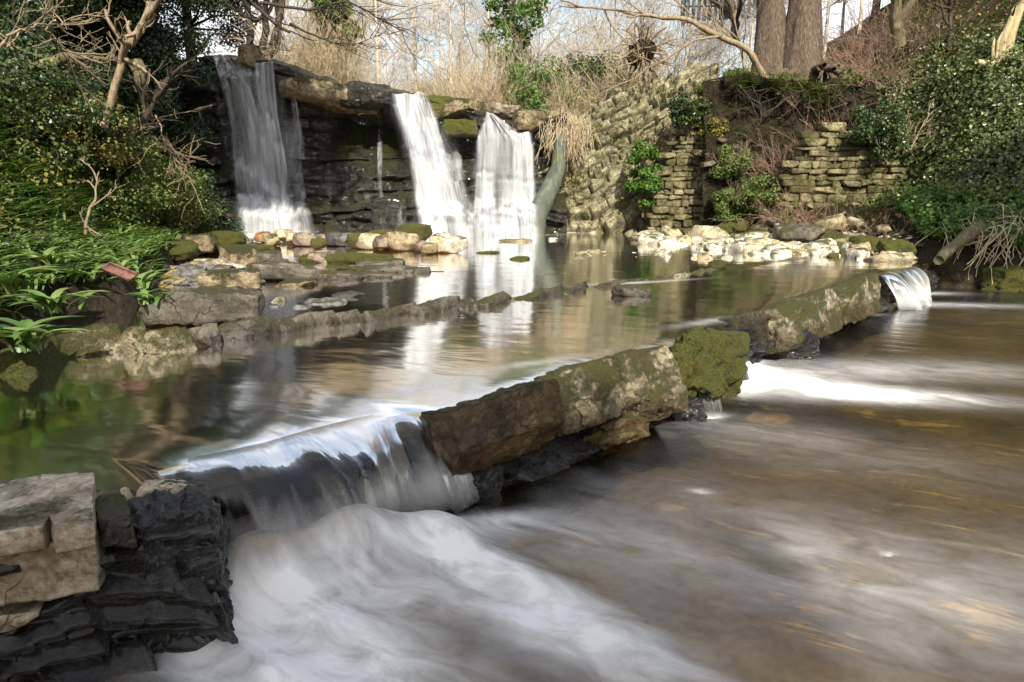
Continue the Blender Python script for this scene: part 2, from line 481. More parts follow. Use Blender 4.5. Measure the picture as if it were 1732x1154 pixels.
MAT['pinktwig'] = bark_mat('reddish_twig', [(0.17, 0.09, 0.06), (0.32, 0.2, 0.14), (0.48, 0.34, 0.25)])
MAT['bark'] = bark_mat('bark', [(0.03, 0.02, 0.013), (0.11, 0.075, 0.05), (0.24, 0.17, 0.11)], 9)
MAT['mossbark'] = bark_mat('mossy_bark', [(0.05, 0.038, 0.02), (0.14, 0.11, 0.06), (0.24, 0.2, 0.11)], 5, 0.1)
MAT['darkbark'] = bark_mat('dark_bark', [(0.02, 0.015, 0.01), (0.05, 0.038, 0.024), (0.10, 0.08, 0.05)], 6)
MAT['palewood'] = bark_mat('pale_wood', [(0.28, 0.21, 0.10), (0.45, 0.36, 0.2), (0.55, 0.47, 0.3)], 5)
MAT['log'] = bark_mat('waterworn_log', [(0.035, 0.045, 0.035), (0.10, 0.115, 0.085), (0.2, 0.2, 0.13)], 2.5, 0.06)
MAT['fence'] = bark_mat('fence_wood', [(0.10, 0.13, 0.13), (0.15, 0.18, 0.18), (0.2, 0.23, 0.22)], 6)  # teal grey wood, backlit darkness put into the colour
MAT['brick'] = rock_mat('brick', [(0.10, 0.045, 0.035), (0.18, 0.085, 0.065), (0.24, 0.13, 0.1)], moss=0.1, fine=40, bumpd=0.003)

# ------------------------------------------------------------------ rock generator
_cg = {}
def cubegrid(n):
    if n in _cg: return _cg[n]
    pts, faces = {}, []
    V = []
    def vid(p):
        key = tuple(np.round(p, 5))
        if key not in pts:
            pts[key] = len(V)
            V.append(p)
        return pts[key]
    lin = np.tan(np.linspace(-1, 1, n + 1) * math.pi / 4)
    for ax in range(3):
        for sg in (-1, 1):
            ids = np.zeros((n + 1, n + 1), int)
            for i in range(n + 1):
                for j in range(n + 1):
                    p = np.zeros(3)
                    p[ax] = sg
                    p[(ax + 1) % 3] = lin[i]
                    p[(ax + 2) % 3] = lin[j]
                    ids[i, j] = vid(p)
            for i in range(n):
                for j in range(n):
                    q = [ids[i, j], ids[i + 1, j], ids[i + 1, j + 1], ids[i, j + 1]]
                    faces.append(q if sg > 0 else q[::-1])
    _cg[n] = (np.array(V), np.array(faces))
    return _cg[n]
def rockverts(dims, seed, n=9, roundness=0.35, cuts=7, rough=0.06, layers=0.0, freq=2.5):
    V, Fq = cubegrid(n)
    V = V.copy()
    s = V / np.linalg.norm(V, axis=1, keepdims=True)
    p = V * (1 - roundness) + s * roundness * 1.15
    rr = np.random.default_rng(seed)
    for _ in range(cuts):
        nn = rr.normal(size=3)
        nn /= np.linalg.norm(nn)
        d = np.max(p @ nn) * rr.uniform(0.62, 0.9)
        ex = np.maximum(0, p @ nn - d)
        p = p - nn * ex[:, None]
    dims = np.asarray(dims, float)
    sz = dims.mean()
    q = p * dims / 2
    nz = fbm(q / sz * freq + seed * 1.7, 4, seed) - 0.5
    q = q + s * (nz * rough * 2 * sz)[:, None]
    if layers:
        k = q[:, 2] / dims[2] * (9 if n < 40 else 17) + (fbm(q / sz * 2.0, 4, seed + 5) - 0.5) * 5 + q[:, 0] / sz * 1.2
        st_ = (h1(np.floor(k).astype(int) + seed * 31) - 0.5) * layers
        q[:, :2] *= (1 + st_)[:, None]
    if n >= 14:
        rg = np.abs(fbm(q / sz * freq * 1.6 + 31 + seed, 3, seed + 9) - .5)
        q = q - s * (np.clip(.12 - rg, 0, 1) * rough * 5 * sz)[:, None]
        q = q + s * ((fbm(q * 14 + seed, 4, seed + 4) - .5) * min(.035, .07 * sz))[:, None]
        if n >= 40:
            q = q + s * ((np.abs(fbm(q * np.array([9, 9, 22]) + seed, 5, seed + 14) - .5)) * -.16 + .02)[:, None]
    q[:, 2] += dims[2] / 2
    return q, Fq
def rock(name, loc, dims, mat, seed, rz=0.0, tilt=(0, 0), sink=0.15, **kw):
    V, Fq = rockverts(dims, seed, **kw)
    o = mesh(name, V, Fq, MAT[mat], None, kw.get('smooth', True))
    o.location = (loc[0], loc[1], loc[2] - sink * dims[2])
    o.rotation_euler = (tilt[0], tilt[1], rz)
    return o

# ------------------------------------------------------------------ terrain
LEFT_EDGE = np.array([(0, -2.7), (2, -2.9), (3.0, -3.1), (3.7, -3.2), (5.1, -3.75), (6.5, -3.6), (8, -4.1), (10, -4.9), (13, -6.0), (16, -7.4), (18, -8.6), (22, -9.5), (30, -11), (60, -14), (400, -60)])
RIGHT_FOOT = np.array([(14.0, -3.0), (12.5, 4.0), (10.5, 9.0), (8.9, 11.6), (7.4, 12.0), (6.6, 13.2), (6.2, 14.8), (5.3, 16.8), (4.2, 17.9), (3.6, 19.0), (4.0, 24), (6, 40), (40, 400)])
def sdpoly(x, y, P):
    """signed distance to an open polyline (positive to the right of travel)"""
    best = np.full(np.shape(x), 1e9)
    sgn = np.ones(np.shape(x))
    for a, b in zip(P[:-1], P[1:]):
        d = b - a
        L = d @ d
        t = np.clip(((x - a[0]) * d[0] + (y - a[1]) * d[1]) / L, 0, 1)
        dx, dy = x - (a[0] + t * d[0]), y - (a[1] + t * d[1])
        dd = np.hypot(dx, dy)
        cr = d[0] * (y - a[1]) - d[1] * (x - a[0])
        m = dd < best
        best = np.where(m, dd, best)
        sgn = np.where(m, np.where(cr < 0, 1, -1), sgn)
    return best * sgn
def dright(x, y):
    return sdpoly(x, y, RIGHT_FOOT)
TOPPX = [(200, 92), (340, 96), (400, 100), (440, 106), (500, 116), (560, 135), (600, 152), (660, 162), (720, 166), (750, 182), (800, 200), (830, 200), (905, 205), (960, 200), (1060, 180)]
CLIFF_Y = 18.5
_tx = np.array([D(a, b, CLIFF_Y + .1)[0] for a, b in TOPPX])
_tz = np.array([D(a, b, CLIFF_Y + .1)[2] for a, b in TOPPX])
def cliff_top(x):
    return np.interp(x, _tx, _tz)
def ledge_side(x, y):       # > 0 upstream of the first ledge
    return -sdpoly(x, y, LEDGE1)
LEDGE1 = np.array([G(a, b, 0.0)[:2] for a, b in ((-400, 960), (0, 900), (160, 874), (350, 856), (262, 789), (300, 777), (370, 765), (440, 750), (520, 727), (600, 707), (680, 692), (748, 690), (940, 638), (1140, 582), (1310, 517), (1420, 480), (1480, 462), (1560, 446), (1640, 430), (1800, 410))])
LEDGES = np.array([G(a, b, 0.0)[:2] + np.array([-.5, .4]) for a, b in ((-400, 930), (0, 880), (160, 850), (300, 777), (520, 727), (748, 690), (940, 638), (1140, 582), (1310, 517), (1420, 480), (1480, 462), (1560, 446), (1640, 430), (1800, 410))])
def bed_side(x, y):
    return -sdpoly(x, y, LEDGES)
def height(x, y):
    x = np.asarray(x, float)
    y = np.asarray(y, float)
    nz = fbm(xyz(x * 0.6, y * 0.6, 0), 4, 3) - 0.5
    n2 = fbm(xyz(x * 2.2, y * 2.2, 0), 4, 9) - 0.5
    bed = np.where(bed_side(x, y) > 0, -0.28, -0.85) + nz * 0.25 + n2 * 0.08
    dl = np.interp(y, LEFT_EDGE[:, 0], LEFT_EDGE[:, 1]) - x + nz * 0.5
    shelf = 1.5 - sst(6, 14, y) * 0.9
    hl = -1.0 + 1.32 * sst(-0.2, 0.35, dl) + 0.12 * np.clip(dl, 0, 3) + np.clip(dl - shelf, 0, 4.5) * 1.15 + np.clip(dl - shelf - 4.5, 0, 30) * 0.3
    hl = hl + (nz * 0.9 + n2 * 0.35) * sst(0.2, 2.5, dl)
    dr = dright(x, y) + nz * 0.6
    hr = np.interp(dr, [-0.5, 0, 0.6, 1.2, 2.0, 3.2, 5, 9, 16, 60], [-0.4, 0.1, 0.55, 1.15, 2.0, 3.0, 4.2, 7.4, 12, 26])
    low = sst(12.2, 11.0, y)
    hr = np.where(dr < 0.3, hr - 0.5 * low, hr)
    hr = hr + (nz * 0.8 + n2 * 0.35) * sst(0.3, 2.0, dr)
    # level platform round the two big trunks, cut away between the two walls
    pl = sst(5.0, 5.6, x) * sst(9.2, 8.2, x) * sst(16.9, 17.6, y) * sst(21, 19, y)
    hr = hr * (1 - pl) + pl * (3.75 + n2 * 0.3 + np.clip(y - 18, 0, 5) * 0.35)
    cut = sst(5.0, 5.4, x) * sst(10.2, 8.2, x) * sst(17.4, 17.15, y)
    hr = hr * (1 - cut) + cut * np.minimum(hr, 0.75 + np.clip(y - 15.6, 0, 2) * 0.75 + n2 * 0.3)
    # plateau behind the falls
    top = cliff_top(x) - 0.35 + np.clip(y - 19, 0, 200) * 0.035 + nz * 0.8
    hp = np.where(y > CLIFF_Y + 0.75, top, -5)
    bar = BARS(x, y)
    return np.maximum.reduce([bed + bar, hl, hr, hp])
def BARS(x, y):
    r = 0
    for (cx, cy, rx, ry, a, hh) in BARLIST:
        ca, sa = math.cos(a), math.sin(a)
        u = ((x - cx) * ca + (y - cy) * sa) / rx
        v = (-(x - cx) * sa + (y - cy) * ca) / ry
        r = np.maximum(r, hh * np.clip(1.25 - u * u - v * v, 0, 1))
    return r
BARLIST = []
def bar(p0, p1, ry, hh):
    c = (p0 + p1) / 2
    d = p1 - p0
    BARLIST.append((c[0], c[1], np.hypot(d[0], d[1]) / 2, ry, math.atan2(d[1], d[0]), hh))
bar(G(430, 412, 0), G(740, 420, 0), 0.55, 0.32)                # row of stones in front of the left fall
bar(G(1110, 412, 0), G(1560, 428, 0), 1.1, 0.36)               # right gravel bar
bar(G(1180, 400, 0), G(1420, 408, 0), 1.2, 0.38)
bar(G(290, 500, 0), G(400, 445, 0), 0.75, 0.40)                # left shingle
bar(G(390, 470, 0), G(500, 440, 0), 0.8, 0.32)

def axis(lo, hi, step, far_lo, far_hi, n=14):
    a = np.arange(lo, hi, step)
    g = np.linspace(0, 1, n + 1)[1:] ** 2.2
    return np.concatenate([(lo - g * (lo - far_lo))[::-1], a, hi + g * (far_hi - hi)])
gx = axis(-12, 15, 0.1, -320, 320)
gy = axis(0.5, 26, 0.1, -60, 600)
X, Y = np.meshgrid(gx, gy, indexing='ij')
Z = height(X, Y)
struct(mesh('ground', xyz(X, Y, Z).reshape(-1, 3), gridfaces(len(gx), len(gy))[:, ::1], MAT['soil']))
def hz(x, y):
    return float(height(np.array([x]), np.array([y]))[0])
# riverbed sheet lying over the ground's bed
gx2 = np.arange(-9.5, 13, 0.12)
gy2 = np.arange(0.4, 18.9, 0.12)
X, Y = np.meshgrid(gx2, gy2, indexing='ij')
Z = np.where(bed_side(X, Y) > 0, -0.25, -0.80) + BARS(X, Y) * 0.93 + (fbm(xyz(X * .6, Y * .6, 0), 4, 3) - .5) * .25 + (fbm(xyz(X * 2.2, Y * 2.2, 0), 4, 9) - .5) * .12
struct(mesh('riverbed', xyz(X, Y, Z).reshape(-1, 3), gridfaces(len(gx2), len(gy2)), MAT['bed']))

# ------------------------------------------------------------------ water of the pools
UP = np.array([-0.90, 0.436])
LP = poly_interp(LEDGE1, 420)
_d = np.concatenate([[0], np.cumsum(np.linalg.norm(np.diff(LEDGE1, axis=0), axis=1))])
LPT = _d / _d[-1]
ss = np.concatenate([np.linspace(0, 3, 60), 3 + np.linspace(0.03, 1, 70) ** 1.3 * 24])
PX = LP[:, None, 0] + UP[0] * ss[None]
PY = LP[:, None, 1] + UP[1] * ss[None]
LEDGE2 = np.array([G(a, b, 0.0)[:2] for a, b in ((-300, 640), (0, 610), (205, 590), (365, 575), (565, 555), (700, 535), (815, 515), (985, 490), (1080, 476), (1220, 456), (1330, 440), (1500, 420))])
side2 = -sdpoly(PX, PY, LEDGE2)
fo = np.zeros_like(PX)
def blob(X, Y, px, py, rx, ry, ang, amp, z=0.0):
    c = G(px, py, z)
    ca, sa = math.cos(ang), math.sin(ang)
    u = ((X - c[0]) * ca + (Y - c[1]) * sa) / rx
    v = (-(X - c[0]) * sa + (Y - c[1]) * ca) / ry
    return amp * np.exp(-(u * u + v * v))
for a in ((690, 660, .55, .10, R(40), .5), (540, 715, .35, .06, R(40), .4), (860, 620, .6, .06, R(30), .25), (1190, 545, .35, .08, R(35), .35), (1090, 478, .8, .07, R(25), .35), (450, 394, 1.1, .4, 0, 1.6), (560, 395, 2.2, .3, 0, .9), (760, 396, 1.3, .5, 0, 1.8), (860, 396, 1.1, .5, 0, 1.8), (960, 394, 1.0, .3, 0, .9)):
    fo += blob(PX, PY, *a)
keep = PY < CLIFF_Y + 0.4
lct = np.interp(np.linspace(0, 1, 420), LPT, [0, 0, 0, 0, .7, 1, 1, 1, 1, 1, 1, .5] + [0] * 8)[:, None]
PZ = 0.0 + 0.02 * sst(-0.15, 0.1, side2) - (0.012 * np.exp(-ss / 0.10)[None] * (1 - lct) + 0.03 * np.exp(-ss / 0.25)[None] * lct)
fcs = gridfaces(len(LP), len(ss))
km = keep.ravel()[fcs].all(1)
struct(mesh('upper_pool', xyz(PX, PY, PZ).reshape(-1, 3), fcs[km][:, ::-1], MAT['pool'], attrs={'foam': np.clip(fo, 0, 1.2).ravel()}))

# lower pool with its foam
LZ = -0.50
lx = np.concatenate([np.arange(-3.2, 3.5, 0.03), np.arange(3.5, 14, 0.08)])
ly = np.concatenate([np.arange(0.9, 4.2, 0.03), np.arange(4.2, 13.5, 0.06)])
X, Y = np.meshgrid(lx, ly, indexing='ij')
fo = np.zeros_like(X)
zz = np.zeros_like(X)
for a in ((400, 1000, .2, .2, R(10), 1.2), (455, 950, .24, .22, R(10), 1.2), (480, 1120, .4, .22, R(-30), .9), (550, 915, .24, .2, R(20), 1.25), (640, 920, .22, .2, R(30), 1.2), (735, 900, .22, .17, R(35), 1.1), (430, 900, .28, .22, R(-20), 1.0), (560, 880, .35, .25, R(-30), 1.0), (700, 880, .35, .22, R(-35), .9), (640, 1000, .4, .2, R(-30), .55), (450, 1080, .3, .3, R(-30), .9), (600, 1130, .5, .2, R(-25), .9),
          (800, 960, .5, .14, R(-38), .75), (900, 1040, .6, .16, R(-38), .7), (840, 880, .25, .15, R(-30), .6), (1010, 900, .35, .12, R(-30), .25), (1050, 1110, .5, .2, R(-35), .35),
          (1246, 618, .22, .34, R(-20), 2.2), (1250, 645, .22, .30, R(-20), 2.0), (1315, 645, .36, .34, R(-14), 1.6), (1410, 658, .5, .24, R(-12), 1.0), (1520, 670, .8, .20, R(-12), .6), (1497, 935, .04, .012, R(-20), .6), (1185, 830, .06, .025, R(-20), .5), (1380, 625, 1.0, .35, R(-8), .3), (1600, 625, 1.2, .4, R(-8), .2), (1250, 720, .9, .3, R(-20), .12),  # the two tiniest flecks here are reflected highlights painted in as white
          (1195, 702, .12, .05, R(0), .9), (1440, 532, .3, .1, R(0), .6), (1540, 495, .55, .2, R(-10), .85), (1560, 515, 1.4, .22, R(-8), .45), (1500, 480, .25, .25, 0, 1.1),
          (980, 790, .5, .22, R(-35), .16), (1150, 940, 1.1, .5, R(-30), .12), (1500, 980, 2.0, .6, R(-20), .20), (1400, 770, 1.4, .35, R(-20), .08)):
    fo += blob(X, Y, *a, z=LZ)
for (px, py, rx, ry, an, am) in ((395, 1000, .16, .15, R(20), .22), (455, 968, .2, .17, R(20), .18), (545, 935, .22, .18, R(30), .15), (640, 935, .22, .18, R(30), .12), (735, 915, .2, .15, R(35), .08), (560, 1050, .34, .10, R(-40), .07), (760, 1010, .4, .09, R(-38), .06), (430, 1120, .3, .1, R(-35), .07), (560, 930, .4, .3, R(-30), .06), (850, 960, .5, .1, R(-38), .05), (1236, 628, .17, .15, R(-20), .30), (1512, 480, .26, .22, R(-20), .34), (1320, 650, .3, .12, R(-10), .06)):
    zz += blob(X, Y, px, py, rx, ry, an, am, z=LZ)
RIBB = np.array([G(a, b, 0.0)[:2] for a, b in ((150, 810), (262, 789), (370, 765), (440, 750), (520, 727), (600, 707), (680, 692), (748, 690), (940, 640), (1140, 583), (1310, 518), (1420, 481), (1486, 461), (1560, 446), (1640, 430))])
dfr = sdpoly(X, Y, RIBB)
zz *= np.where(X > 1.0, 1, sst(.16, .42, dfr))
fo = np.where(X > 1.0, fo, np.minimum(fo, 1.0) * (1 - .5 * sst(.11, .26, zz)) * sst(.24, .60, dfr + .25 * (fbm(xyz(X * 5, Y * 5, 0), 3, 66) - .5)))
zz += np.clip(fo, 0, 1) * (fbm(xyz(X * 2.2, Y * 2.2, 1), 3, 21) - 0.5) * 0.16
lm = -bed_side(X, Y)
fcs = gridfaces(len(lx), len(ly))
km = (lm > -0.05).ravel()[fcs].all(1)
struct(mesh('lower_pool', xyz(X, Y, LZ + zz).reshape(-1, 3), fcs[km], MAT['lower'], attrs={'foam': np.clip(fo, 0, 1.3).ravel()}))

# glassy water curving over the lip
def lip_sheet(name, pxs, out, drop, seed, dens0, dens1, dirv=(0.70, -0.71), fold=0.05, up=0.35):
    L = poly_interp(np.array([G(a, b, -0.02)[:2] for a, b in pxs]), 160)
    t = np.linspace(0, 1, 160)
    s = np.linspace(-up, 1, 60)
    sv, tv = np.meshgrid(s, t)
    o = out * (0.45 + 1.15 * fbm(xyz(t * 5, 0, 0), 3, seed))[:, None]
    fall = np.clip(sv, 0, 1)
    adv = np.where(sv < 0, sv, fall ** 0.62) * o
    zc = np.where(sv < 0, -0.045 - 0.012 * 0, -0.026 - drop * fall ** 1.35)
    zc = np.where(sv < 0, 0.004 - 0.03 * np.exp(sv * o / 0.25), zc)
    rip = (fbm(xyz(tv * 5, sv * .9, 0), 2, seed + 3) - 0.5) * fold * 2 * sst(-0.3, 0.5, sv)
    x = L[:, None, 0] + dirv[0] * (adv + rip)
    y = L[:, None, 1] + dirv[1] * (adv + rip)
    de = dens0 + (dens1 - dens0) * fall ** 1.5
    return struct(mesh(name, xyz(x, y, zc + rip * 0.4).reshape(-1, 3), gridfaces(160, 60), MAT['cascade'], attrs={'uvw': xyz(tv, sv, 0).reshape(-1, 3), 'dens': de.ravel()}))
lip_sheet('cascade', ((258, 791), (300, 777), (370, 765), (440, 750), (520, 727), (600, 707), (680, 692), (752, 689)), 0.36, 0.44, 4, -0.34, 0.75, fold=0.14, up=0.02)
lip_sheet('cascade', ((1488, 464), (1500, 461), (1520, 456), (1540, 451)), 0.34, 0.5, 8, -.05, 1.1, fold=.10)
lip_sheet('cascade', ((1138, 584), (1152, 580), (1165, 577)), 0.28, 0.5, 12, -0.05, 0.3, fold=0.03)

# ------------------------------------------------------------------ main cliff
def beds(z, seed, thick, n=60):
    rr = np.random.default_rng(seed)
    b = np.cumsum(rr.uniform(0.5, 1.5, n) * thick) - 1.5
    k = np.searchsorted(b, z)
    lo = np.where(k > 0, b[np.maximum(k - 1, 0)], -1.5)
    hi = b[np.minimum(k, n - 1)]
    return k, (z - lo) / (hi - lo + 1e-6)
xs = np.linspace(-11.5, 1.4, 420)
vs = np.concatenate([np.linspace(0, 1, 230), 1 + np.linspace(0.01, 1, 26)])
XX, VV = np.meshgrid(xs, vs, indexing='ij')
top = cliff_top(XX)
topn = top + (fbm(xyz(XX * 1.4, 0, 0), 3, 5) - .5) * .35
zc = -0.5 + (topn + 0.5) * np.minimum(VV, 1)
wz = zc + (fbm(xyz(XX * .5, zc * .5, 3), 3, 31) - .5) * 0.7 + XX * 0.03
wz = wz + np.clip(XX + 5, 0, 9) * -0.05
k, fr = beds(wz, 4, 0.40)
jl = XX / (0.5 + 1.3 * h1(k, 7)) + 50 * h1(k, 3)
jb = np.floor(jl)
jf = jl - jb
prot = (h2(k, jb, 2) - 0.5) * 0.40 + (h1(k, 12) - 0.5) * 0.38
gm = sst(.35, .6, fbm(xyz(XX * 1.1, zc * 1.6, 9), 3, 91))
groove = -0.16 * gm * np.exp(-(np.minimum(fr, 1 - fr) / 0.10) ** 2) - 0.09 * np.exp(-(np.minimum(jf, 1 - jf) / 0.07) ** 2)
rough = (fbm(xyz(XX * 2.5, zc * 3.5, 0), 5, 41) - .5) * 0.5 + (fbm(xyz(XX * .8, zc * .9, 0), 3, 45) - .5) * 0.7 - .25 * np.abs(fbm(xyz(XX * 1.3, zc * 2.0, 4), 4, 47) - .5) ** .5
foot = 0.75 * sst(0.95, 0.55, zc + (fbm(xyz(XX * .9, 2, 0), 2, 8) - .5) * .8) + 0.35 * sst(2.2, 1.4, zc)
capb = 0.5 * sst(-0.85, -0.45, zc - topn) * sst(-8.6, -5.5, XX)
recess = -0.5 * sst(3.4, 2.9, zc) * sst(1.9, 2.5, zc) * sst(-5.5, -4.5, XX) * sst(-2.2, -3.4, XX)
yc = CLIFF_Y - (prot + groove + rough + foot + capb + recess) + 0.10 * zc
ov = np.clip(VV - 1, 0, 1)
yc = np.where(VV > 1, yc + ov ** 1.6 * 3.5 + 0.25 * np.sqrt(np.clip(ov, 0, 1)), yc)
zc = np.where(VV > 1, topn - 0.02 + np.sin(np.minimum(ov * 6, 1.57)) * 0.12 + (fbm(xyz(XX * 2, yc * 2, 0), 3, 6) - .5) * 0.25 * np.minimum(ov * 4, 1), zc)
struct(mesh('cliff', xyz(XX, yc, zc).reshape(-1, 3), gridfaces(len(xs), len(vs)), MAT['cliff']))
def cliff_y(x, z):
    i = int(np.clip(np.searchsorted(xs, x), 1, len(xs) - 1))
    f = VV[i] <= 1
    return float(np.interp(z, zc[i][f], yc[i][f]))

# ------------------------------------------------------------------ tilted strata right of the falls
bot = np.array([D(905, 396, 18.5), D(960, 396, 18.35), D(1030, 396, 18.1), D(1110, 396, 17.9), D(1200, 396, 17.9)])
topl = np.array([D(915, 208, 18.9), D(960, 196, 19.1), D(1030, 165, 19.2), D(1110, 128, 19.3), D(1215, 100, 19.4)])
nu, nv = 420, 380
B, T = poly_interp(bot, nu), poly_interp(topl, nu)
vv = np.linspace(-0.08, 1, nv)
P0 = B[:, None] * (1 - vv[None, :, None]) + T[:, None] * vv[None, :, None]
al = R(31)
wv = (fbm(P0 * 0.6, 3, 77) - .5) * 1.0
bedc = P0[..., 2] * math.cos(al) - P0[..., 0] * math.sin(al) + wv
alc = P0[..., 0] * math.cos(al) + P0[..., 2] * math.sin(al)
k, fr = beds(bedc + 3.5 + (fbm(P0 * 1.8, 3, 71) - .5) * .22, 9, 0.15, 140)
jl = alc / (0.22 + 1.1 * h1(k, 8) ** 2) + 40 * h1(k, 5)
jb = np.floor(jl)
jf = jl - jb
prot = (h2(k, jb, 4) - 0.45) * 0.40 + (h1(k, 3) - 0.5) * 0.34 + (fr - .5) * .16
gr = -0.20 * np.exp(-(np.minimum(fr, 1 - fr) / 0.10) ** 2) - 0.16 * np.exp(-(np.minimum(jf, 1 - jf) / 0.06) ** 2)
rg = (fbm(P0 * 3.0, 5, 5) - .5) * 0.3 + (fbm(P0 * .9, 3, 6) - .5) * .7
dsp = prot + gr + rg
nn = np.array([-0.12, -0.80, 0.58])
P1 = P0 + nn * dsp[..., None]
struct(mesh('rock_slope', P1.reshape(-1, 3), gridfaces(nu, nv), MAT['strata']))

# ------------------------------------------------------------------ waterfalls
def waterfall(rows, seed, off=0.10, nu=90, nv=170, peak=1.0, edge=0.16, Ybase=None):
    rows = np.array(rows, float)           # py, left px, right px, density
    t = np.linspace(0, 1, nv)
    py = np.interp(t, np.linspace(0, 1, len(rows)), rows[:, 0]) if False else np.interp(t, (rows[:, 0] - rows[0, 0]) / (rows[-1, 0] - rows[0, 0]), rows[:, 0])
    l = np.interp(py, rows[:, 0], rows[:, 1])
    r = np.interp(py, rows[:, 0], rows[:, 2])
    dn = np.interp(py, rows[:, 0], rows[:, 3])
    u = np.linspace(0, 1, nu)
    V = np.zeros((nv, nu, 3))
    for i in range(nv):
        for j in range(nu):
            px = l[i] + (r[i] - l[i]) * u[j]
            V[i, j] = D(px, py[i], CLIFF_Y)
    # hang each column against the cliff, never moving back towards it on the way down
    for j in range(nu):
        yy = np.array([cliff_y(V[i, j, 0], max(V[i, j, 2], -0.2)) for i in range(nv)])
        yy = np.minimum.accumulate(yy)
        kk = np.ones(5) / 5
        yy = np.convolve(np.pad(yy, 2, mode='edge'), kk, mode='valid')
        wv_ = (fbm(xyz(u[j] * 8, t * 2.5, 0), 3, seed) - .5) * 0.22
        yy = yy - off - 0.12 * np.sqrt(t) + wv_
        sc = yy / V[:, j, 1]
        V[:, j, 0] *= sc
        V[:, j, 2] = CAMH + (V[:, j, 2] - CAMH) * sc
        V[:, j, 1] = yy
    TT, UU = np.meshgrid(t, u, indexing='ij')
    e0 = edge * (.5 + 2.6 * np.clip(fbm(xyz(TT * 4, 0, seed), 3, seed + 50) - .25, 0, 1))
    e1 = edge * (.5 + 2.6 * np.clip(fbm(xyz(TT * 4, 9, seed), 3, seed + 51) - .25, 0, 1))
    ed = sst(0, 1, UU / e0) * sst(0, 1, (1 - UU) / e1)
    wpx = (V[..., 0])
    lowf = fbm(xyz(wpx * 3.2 + .25 * np.sin(TT * 5 + seed), TT * 1.3, seed * 2.0), 3, seed + 60)
    stp = -np.gradient(V[..., 1], axis=0) * 40
    rs = np.random.default_rng(seed + 500)
    smod = np.ones_like(TT)
    for st_ in np.concatenate([rs.uniform(.25, .8, 2), [.80, .9]]):
        blk = np.floor(u * rs.integers(3, 7) + rs.random()).astype(int)
        on = (h1(blk, seed + int(st_ * 99)) > .35) * 1.0
        pos_ = st_ + .06 * (h1(blk, seed + 7) - .5)
        dd = TT - pos_[None]
        smod += on[None] * (.55 * np.exp(-((dd - .012) / .02) ** 2) - .35 * np.exp(-((dd + .03) / .025) ** 2) + .22 * sst(0, .05, dd) * sst(.2, .05, dd))
    dn = dn[:, None] * smod
    de = dn * ed * peak * (.25 + 1.5 * lowf) + .25 * np.clip(stp, 0, 1) * ed * dn + .22 * sst(.9, 1, TT) * ed
    uv = xyz((V[..., 0] * 0.55 + seed * 3.3), V[..., 2] * 0.5, 0)
    nl = 7
    rr_ = np.arange(nl, 0, -1)[:, None]
    V[..., 2] += ((fbm(xyz(V[0, :, 0] * 6, seed, 0), 2, seed + 70) - .5) * .12)[None] * sst(.12, 0, t)[:, None]
    L_ = V[:1] + np.stack([np.zeros((nl, nu)), rr_ * .07 + np.zeros((nl, nu)), .05 * np.sqrt(rr_ / nl) + np.zeros((nl, nu))], -1)
    V = np.concatenate([L_, V])
    de = np.concatenate([np.repeat(de[:1], nl, 0) * (1 - rr_ / nl * .5), de])
    uv = np.concatenate([np.repeat(uv[:1], nl, 0) + np.stack([np.zeros((nl, nu)), np.zeros((nl, nu)), np.zeros((nl, nu))], -1), uv])
    return V.reshape(-1, 3), gridfaces(nv + nl, nu), uv.reshape(-1, 3), de.ravel()
def fall_obj(sheets):
    Vs, Fs, U, De, n = [], [], [], [], 0
    for (v, f, u, d) in sheets:
        Vs.append(v); Fs.append(f + n); U.append(u); De.append(d)
        n += len(v)
    return struct(mesh('waterfall', np.concatenate(Vs), np.concatenate(Fs), MAT['fall'], attrs={'uvw': np.concatenate(U), 'dens': np.concatenate(De)}))
fall_obj([
    waterfall([(88, 356, 378, .8), (110, 362, 398, .75), (150, 374, 425, .8), (220, 388, 450, .8), (300, 394, 470, .8), (340, 398, 490, .8), (401, 398, 512, 1.0)], 1),
    waterfall([(106, 428, 464, .6), (140, 430, 466, .75), (200, 434, 472, .9), (260, 440, 484, .95), (330, 452, 494, .85), (401, 455, 510, .9)], 2, off=.18),
    waterfall([(100, 392, 420, .55), (150, 405, 440, .55), (230, 415, 462, .45), (320, 405, 480, .45), (401, 400, 505, .6)], 3, off=.25),
    waterfall([(136, 488, 496, .6), (180, 493, 504, .6), (230, 497, 514, .55), (270, 500, 520, .35)], 4, off=.15, edge=.3),
    waterfall([(110, 356, 470, .3), (220, 375, 500, .35), (320, 385, 510, .4), (350, 385, 520, .55), (401, 375, 545, .8)], 18, off=.4, edge=.4),
    waterfall([(205, 470, 510, .2), (240, 468, 515, .4), (290, 478, 512, .35), (330, 480, 520, .3), (401, 485, 540, .4)], 5, off=.1, edge=.25)])
fall_obj([
    waterfall([(215, 636, 648, .5), (280, 638, 648, .5), (300, 638, 646, .3), (340, 640, 650, .6), (401, 638, 656, .6)], 20, off=.16, edge=.4, nu=14),
    waterfall([(345, 672, 684, .3), (360, 670, 690, .3), (401, 668, 694, .3)], 22, off=.2, edge=.4, nu=14)])
